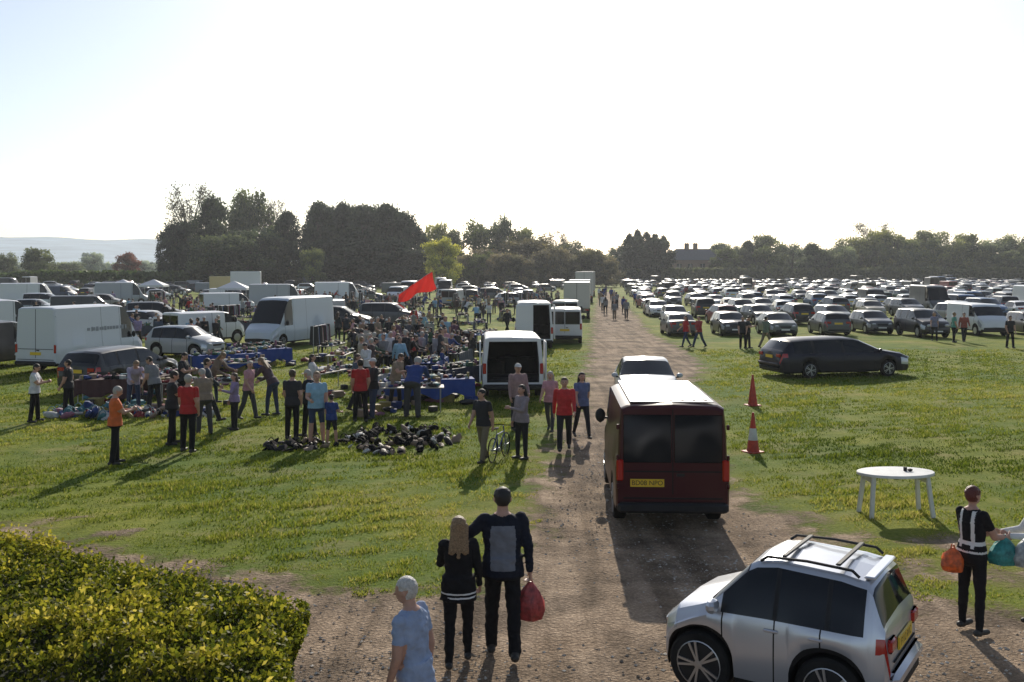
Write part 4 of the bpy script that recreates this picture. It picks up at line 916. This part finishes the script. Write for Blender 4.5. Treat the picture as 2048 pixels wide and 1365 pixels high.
ST=[stall(1),stall(2,2.8,(.02,.06,.26)),stall(3,2.2,(.3,.3,.29)),stall(4,2.4,None,True),stall(5,2.6,(.05,.06,.09)),stall(6,2.0,(.07,.03,.03))]
for k,X,Y,a in [(1,-11.6,40.5,30),(1,-10.9,43,40),(4,-11.5,45,30),(0,-9.6,30.6,10),(5,-11.4,33,80),(0,-3.2,29.3,5),(1,-2.6,31.4,10),(4,-1.9,35.2,60),(2,-4.5,33,80),(0,-6.2,34,70),(1,-3.0,38,85),(4,-2.3,42,80),(0,-5.2,40,85),(0,-7.0,41,88),(3,-8.3,46,85),(0,-10.2,37,30),(5,-12.6,31.4,10)]:
    put('market_stall',ST[k],(X,Y,0),math.radians(a))
for i in range(50):
    d=QR.uniform(44,140); X=QR.uniform(-.2*d,.095*d-6); put('market_stall',QR.choice([ST[0],ST[0],ST[2],ST[3],ST[4],ST[5],ST[1]]),(X,d,0),math.radians(QR.choice([85,95,5,90])))
for i in range(24):
    d=QR.uniform(60,120); X=QR.uniform(-.44*d,-.25*d); put('market_stall',QR.choice([ST[0],ST[2],ST[3],ST[4]]),(X,d,0),math.radians(QR.uniform(0,180)))
def pile(name,n,rx,ry,h,cols,smin,smax,seed):
    rr=random.Random(seed); mb=MB()
    for i in range(n):
        a=rr.uniform(0,6.28); q=math.sqrt(rr.random()); x=rx*q*math.cos(a); y=ry*q*math.sin(a); s_=rr.uniform(smin,smax)
        z=s_*.3+h*(1-q)*rr.random(); M=Euler((rr.uniform(-.9,.9),rr.uniform(-.9,.9),rr.uniform(0,3))).to_matrix()
        mb.ell((x,y,z),(s_,s_*rr.uniform(.3,.7),s_*rr.uniform(.2,.5)),rr.randrange(len(cols)),9,6,M=M,jit=.2)
        if rr.random()<.35:
            for k in range(5):
                t0=math.pi*k/5;t1=math.pi*(k+1)/5; mb.cyl((x+s_*.5*math.cos(t0),y,z+s_*.3+s_*.7*math.sin(t0)),(x+s_*.5*math.cos(t1),y,z+s_*.3+s_*.7*math.sin(t1)),.012,.012,0,4,False)
    return mb.mesh(name,cols,50)
bl1=mk('black_nylon',(.010,.010,.011),rough=.85,bump=.5,spec=.15); bl2=mk('black_leather',(.018,.016,.015),rough=.6,bump=.4,spec=.25)
put('pile_of_bags',pile('pile_of_bags',130,1.4,2.0,.08,[bl1,bl2,bl1,bl1,ITM[6],ITM[0]],.07,.19,4),(-2.7,24.4,0))
put('pile_of_bags',pile('pile_of_bags2',40,.9,.7,.06,[bl1,ITM[6],bl2],.08,.16,5),(-5.0,23.4,0))
put('pile_of_clothes',pile('pile_of_clothes',70,1.5,.8,.3,[ITM[8],ITM[1],ITM[2],ITM[7],ITM[0],ITM[4]],.14,.26,6),(-11.7,28.4,0))
put('pile_of_clothes',pile('pile_of_clothes2',60,1.2,.8,.2,[ITM[0],ITM[6],ITM[2],ITM[3]],.10,.22,7),(-9.6,28.6,0))
def gazebo(c):
    mb=MB()
    for x in(-1.5,1.5):
        for y in(-1.5,1.5): mb.cyl((x,y,0),(x,y,2.2),.025,.025,1,6)
    mb.add([(-1.55,-1.55,2.2),(1.55,-1.55,2.2),(1.55,1.55,2.2),(-1.55,1.55,2.2),(0,0,2.95)],[(0,1,4),(1,2,4),(2,3,4),(3,0,4)],0)
    for a in range(4):
        M=Matrix.Rotation(a*math.pi/2,4,'Z'); mb.add([(-1.56,-1.56,2.2),(1.56,-1.56,2.2),(1.56,-1.56,1.98),(-1.56,-1.56,1.98)],[(0,1,2,3)],0,M)
    return mb.mesh('market_gazebo',[mk('canopy',c,rough=.7),M_rim],0)
GZ=gazebo((.6,.61,.63))
for X,d in ((-49,126),(-45.5,127),(-30,108)): put('market_gazebo',GZ,(X,d,0),.1)
mb=MB(); mb.cyl((-9.5,78.9,0),(-8.95,79,2.2),.035,.03,1,8); mb.cyl((-8.95,79,2.2),(-6.4,79.6,4.0),.03,.015,1,8)
n=16; vs=[]; A=V((-9.05,79,2.15)); B=V((-6.4,79.6,4.0))
for j in range(7):
    for i in range(n+1):
        t=i/n; p=A.lerp(B,t); dr=(.55+.75*t+.12*math.sin(t*9))*j/6
        vs.append((p.x+.28*dr+.05*math.sin(j+i*.5),p.y+.22*math.sin(i*.8+j*.6)-.05*j,p.z-dr))
fs=[(j*(n+1)+i,j*(n+1)+i+1,(j+1)*(n+1)+i+1,(j+1)*(n+1)+i) for j in range(6) for i in range(n)]
mb.add(vs,fs,0); put('red_flag',mb.mesh('red_flag',[mk_leaf('red_flag_cloth',(.55,.02,.012),(.55,.02,.012),trans=.5),M_rim],60))
mb=MB()
a=V((-5.6,7.0,1.42)); b=V((-2.75,6.35,1.38))
mb.cyl(a,b,.025,.025,0,8); mb.cyl(a-V((0,0,.5)),b-V((0,0,.5)),.02,.02,0,8)
for i in range(5): p=a.lerp(b,i/4); mb.cyl((p.x,p.y,0),p,.022,.022,0,8)
put('metal_railing',mb.mesh('metal_railing',[mk('painted_steel',(.05,.06,.08),rough=.4,metal=.5)],40))
# morning haze: a thin real scattering volume over the field
mb=MB(); mb.box((0,420,19),(1500,1000,42),0)
hm=bpy.data.materials.new('haze_air'); hm.use_nodes=True; nt=hm.node_tree; nt.nodes.remove(nt.nodes['Principled BSDF'])
vsn=nt.nodes.new('ShaderNodeVolumeScatter'); vsn.inputs['Color'].default_value=(.90,.94,1,1); vsn.inputs['Density'].default_value=.00021; vsn.inputs['Anisotropy'].default_value=.45
nt.links.new(vsn.outputs[0],nt.nodes['Material Output'].inputs['Volume'])
put('morning_haze',mb.mesh('morning_haze',[hm],0))
# ------------------------------------------------------------------ light, world, camera
EL=math.radians(27); AZ=math.radians(4.6)
sv=V((math.sin(AZ)*math.cos(EL),math.cos(AZ)*math.cos(EL),math.sin(EL)))
sl=bpy.data.lights.new('sun','SUN'); sl.energy=5; sl.angle=math.radians(.5); sl.color=(1,.92,.79)
so=bpy.data.objects.new('sun',sl); COL.objects.link(so); so.rotation_euler=(-sv).to_track_quat('-Z','Y').to_euler(); so.location=(0,0,60)
w=bpy.data.worlds.new('World'); scene.world=w; w.use_nodes=True; nt=w.node_tree
sk=nt.nodes.new('ShaderNodeTexSky'); sk.sky_type='NISHITA'; sk.sun_disc=False; sk.sun_elevation=EL; sk.sun_rotation=AZ; sk.dust_density=.8; sk.air_density=1.0; sk.ozone_density=2.5
hs=nt.nodes.new('ShaderNodeHueSaturation'); hs.inputs['Saturation'].default_value=.7
bg=nt.nodes['Background']; bg.inputs[1].default_value=.12; nt.links.new(sk.outputs[0],hs.inputs['Color']); nt.links.new(hs.outputs[0],bg.inputs[0])
cd=bpy.data.cameras.new('camera'); cam=bpy.data.objects.new('camera',cd); COL.objects.link(cam)
cd.sensor_width=36; cd.lens=35.16; cd.shift_y=-.0696; cd.clip_end=20000; cd.clip_start=.1
cam.location=(0,0,4.15); cam.rotation_euler=(math.pi/2,0,0); scene.camera=cam
scene.view_settings.view_transform='Standard'; scene.view_settings.look='None'; scene.view_settings.exposure=0
print('done',time.time()-T0, len(bpy.data.objects))
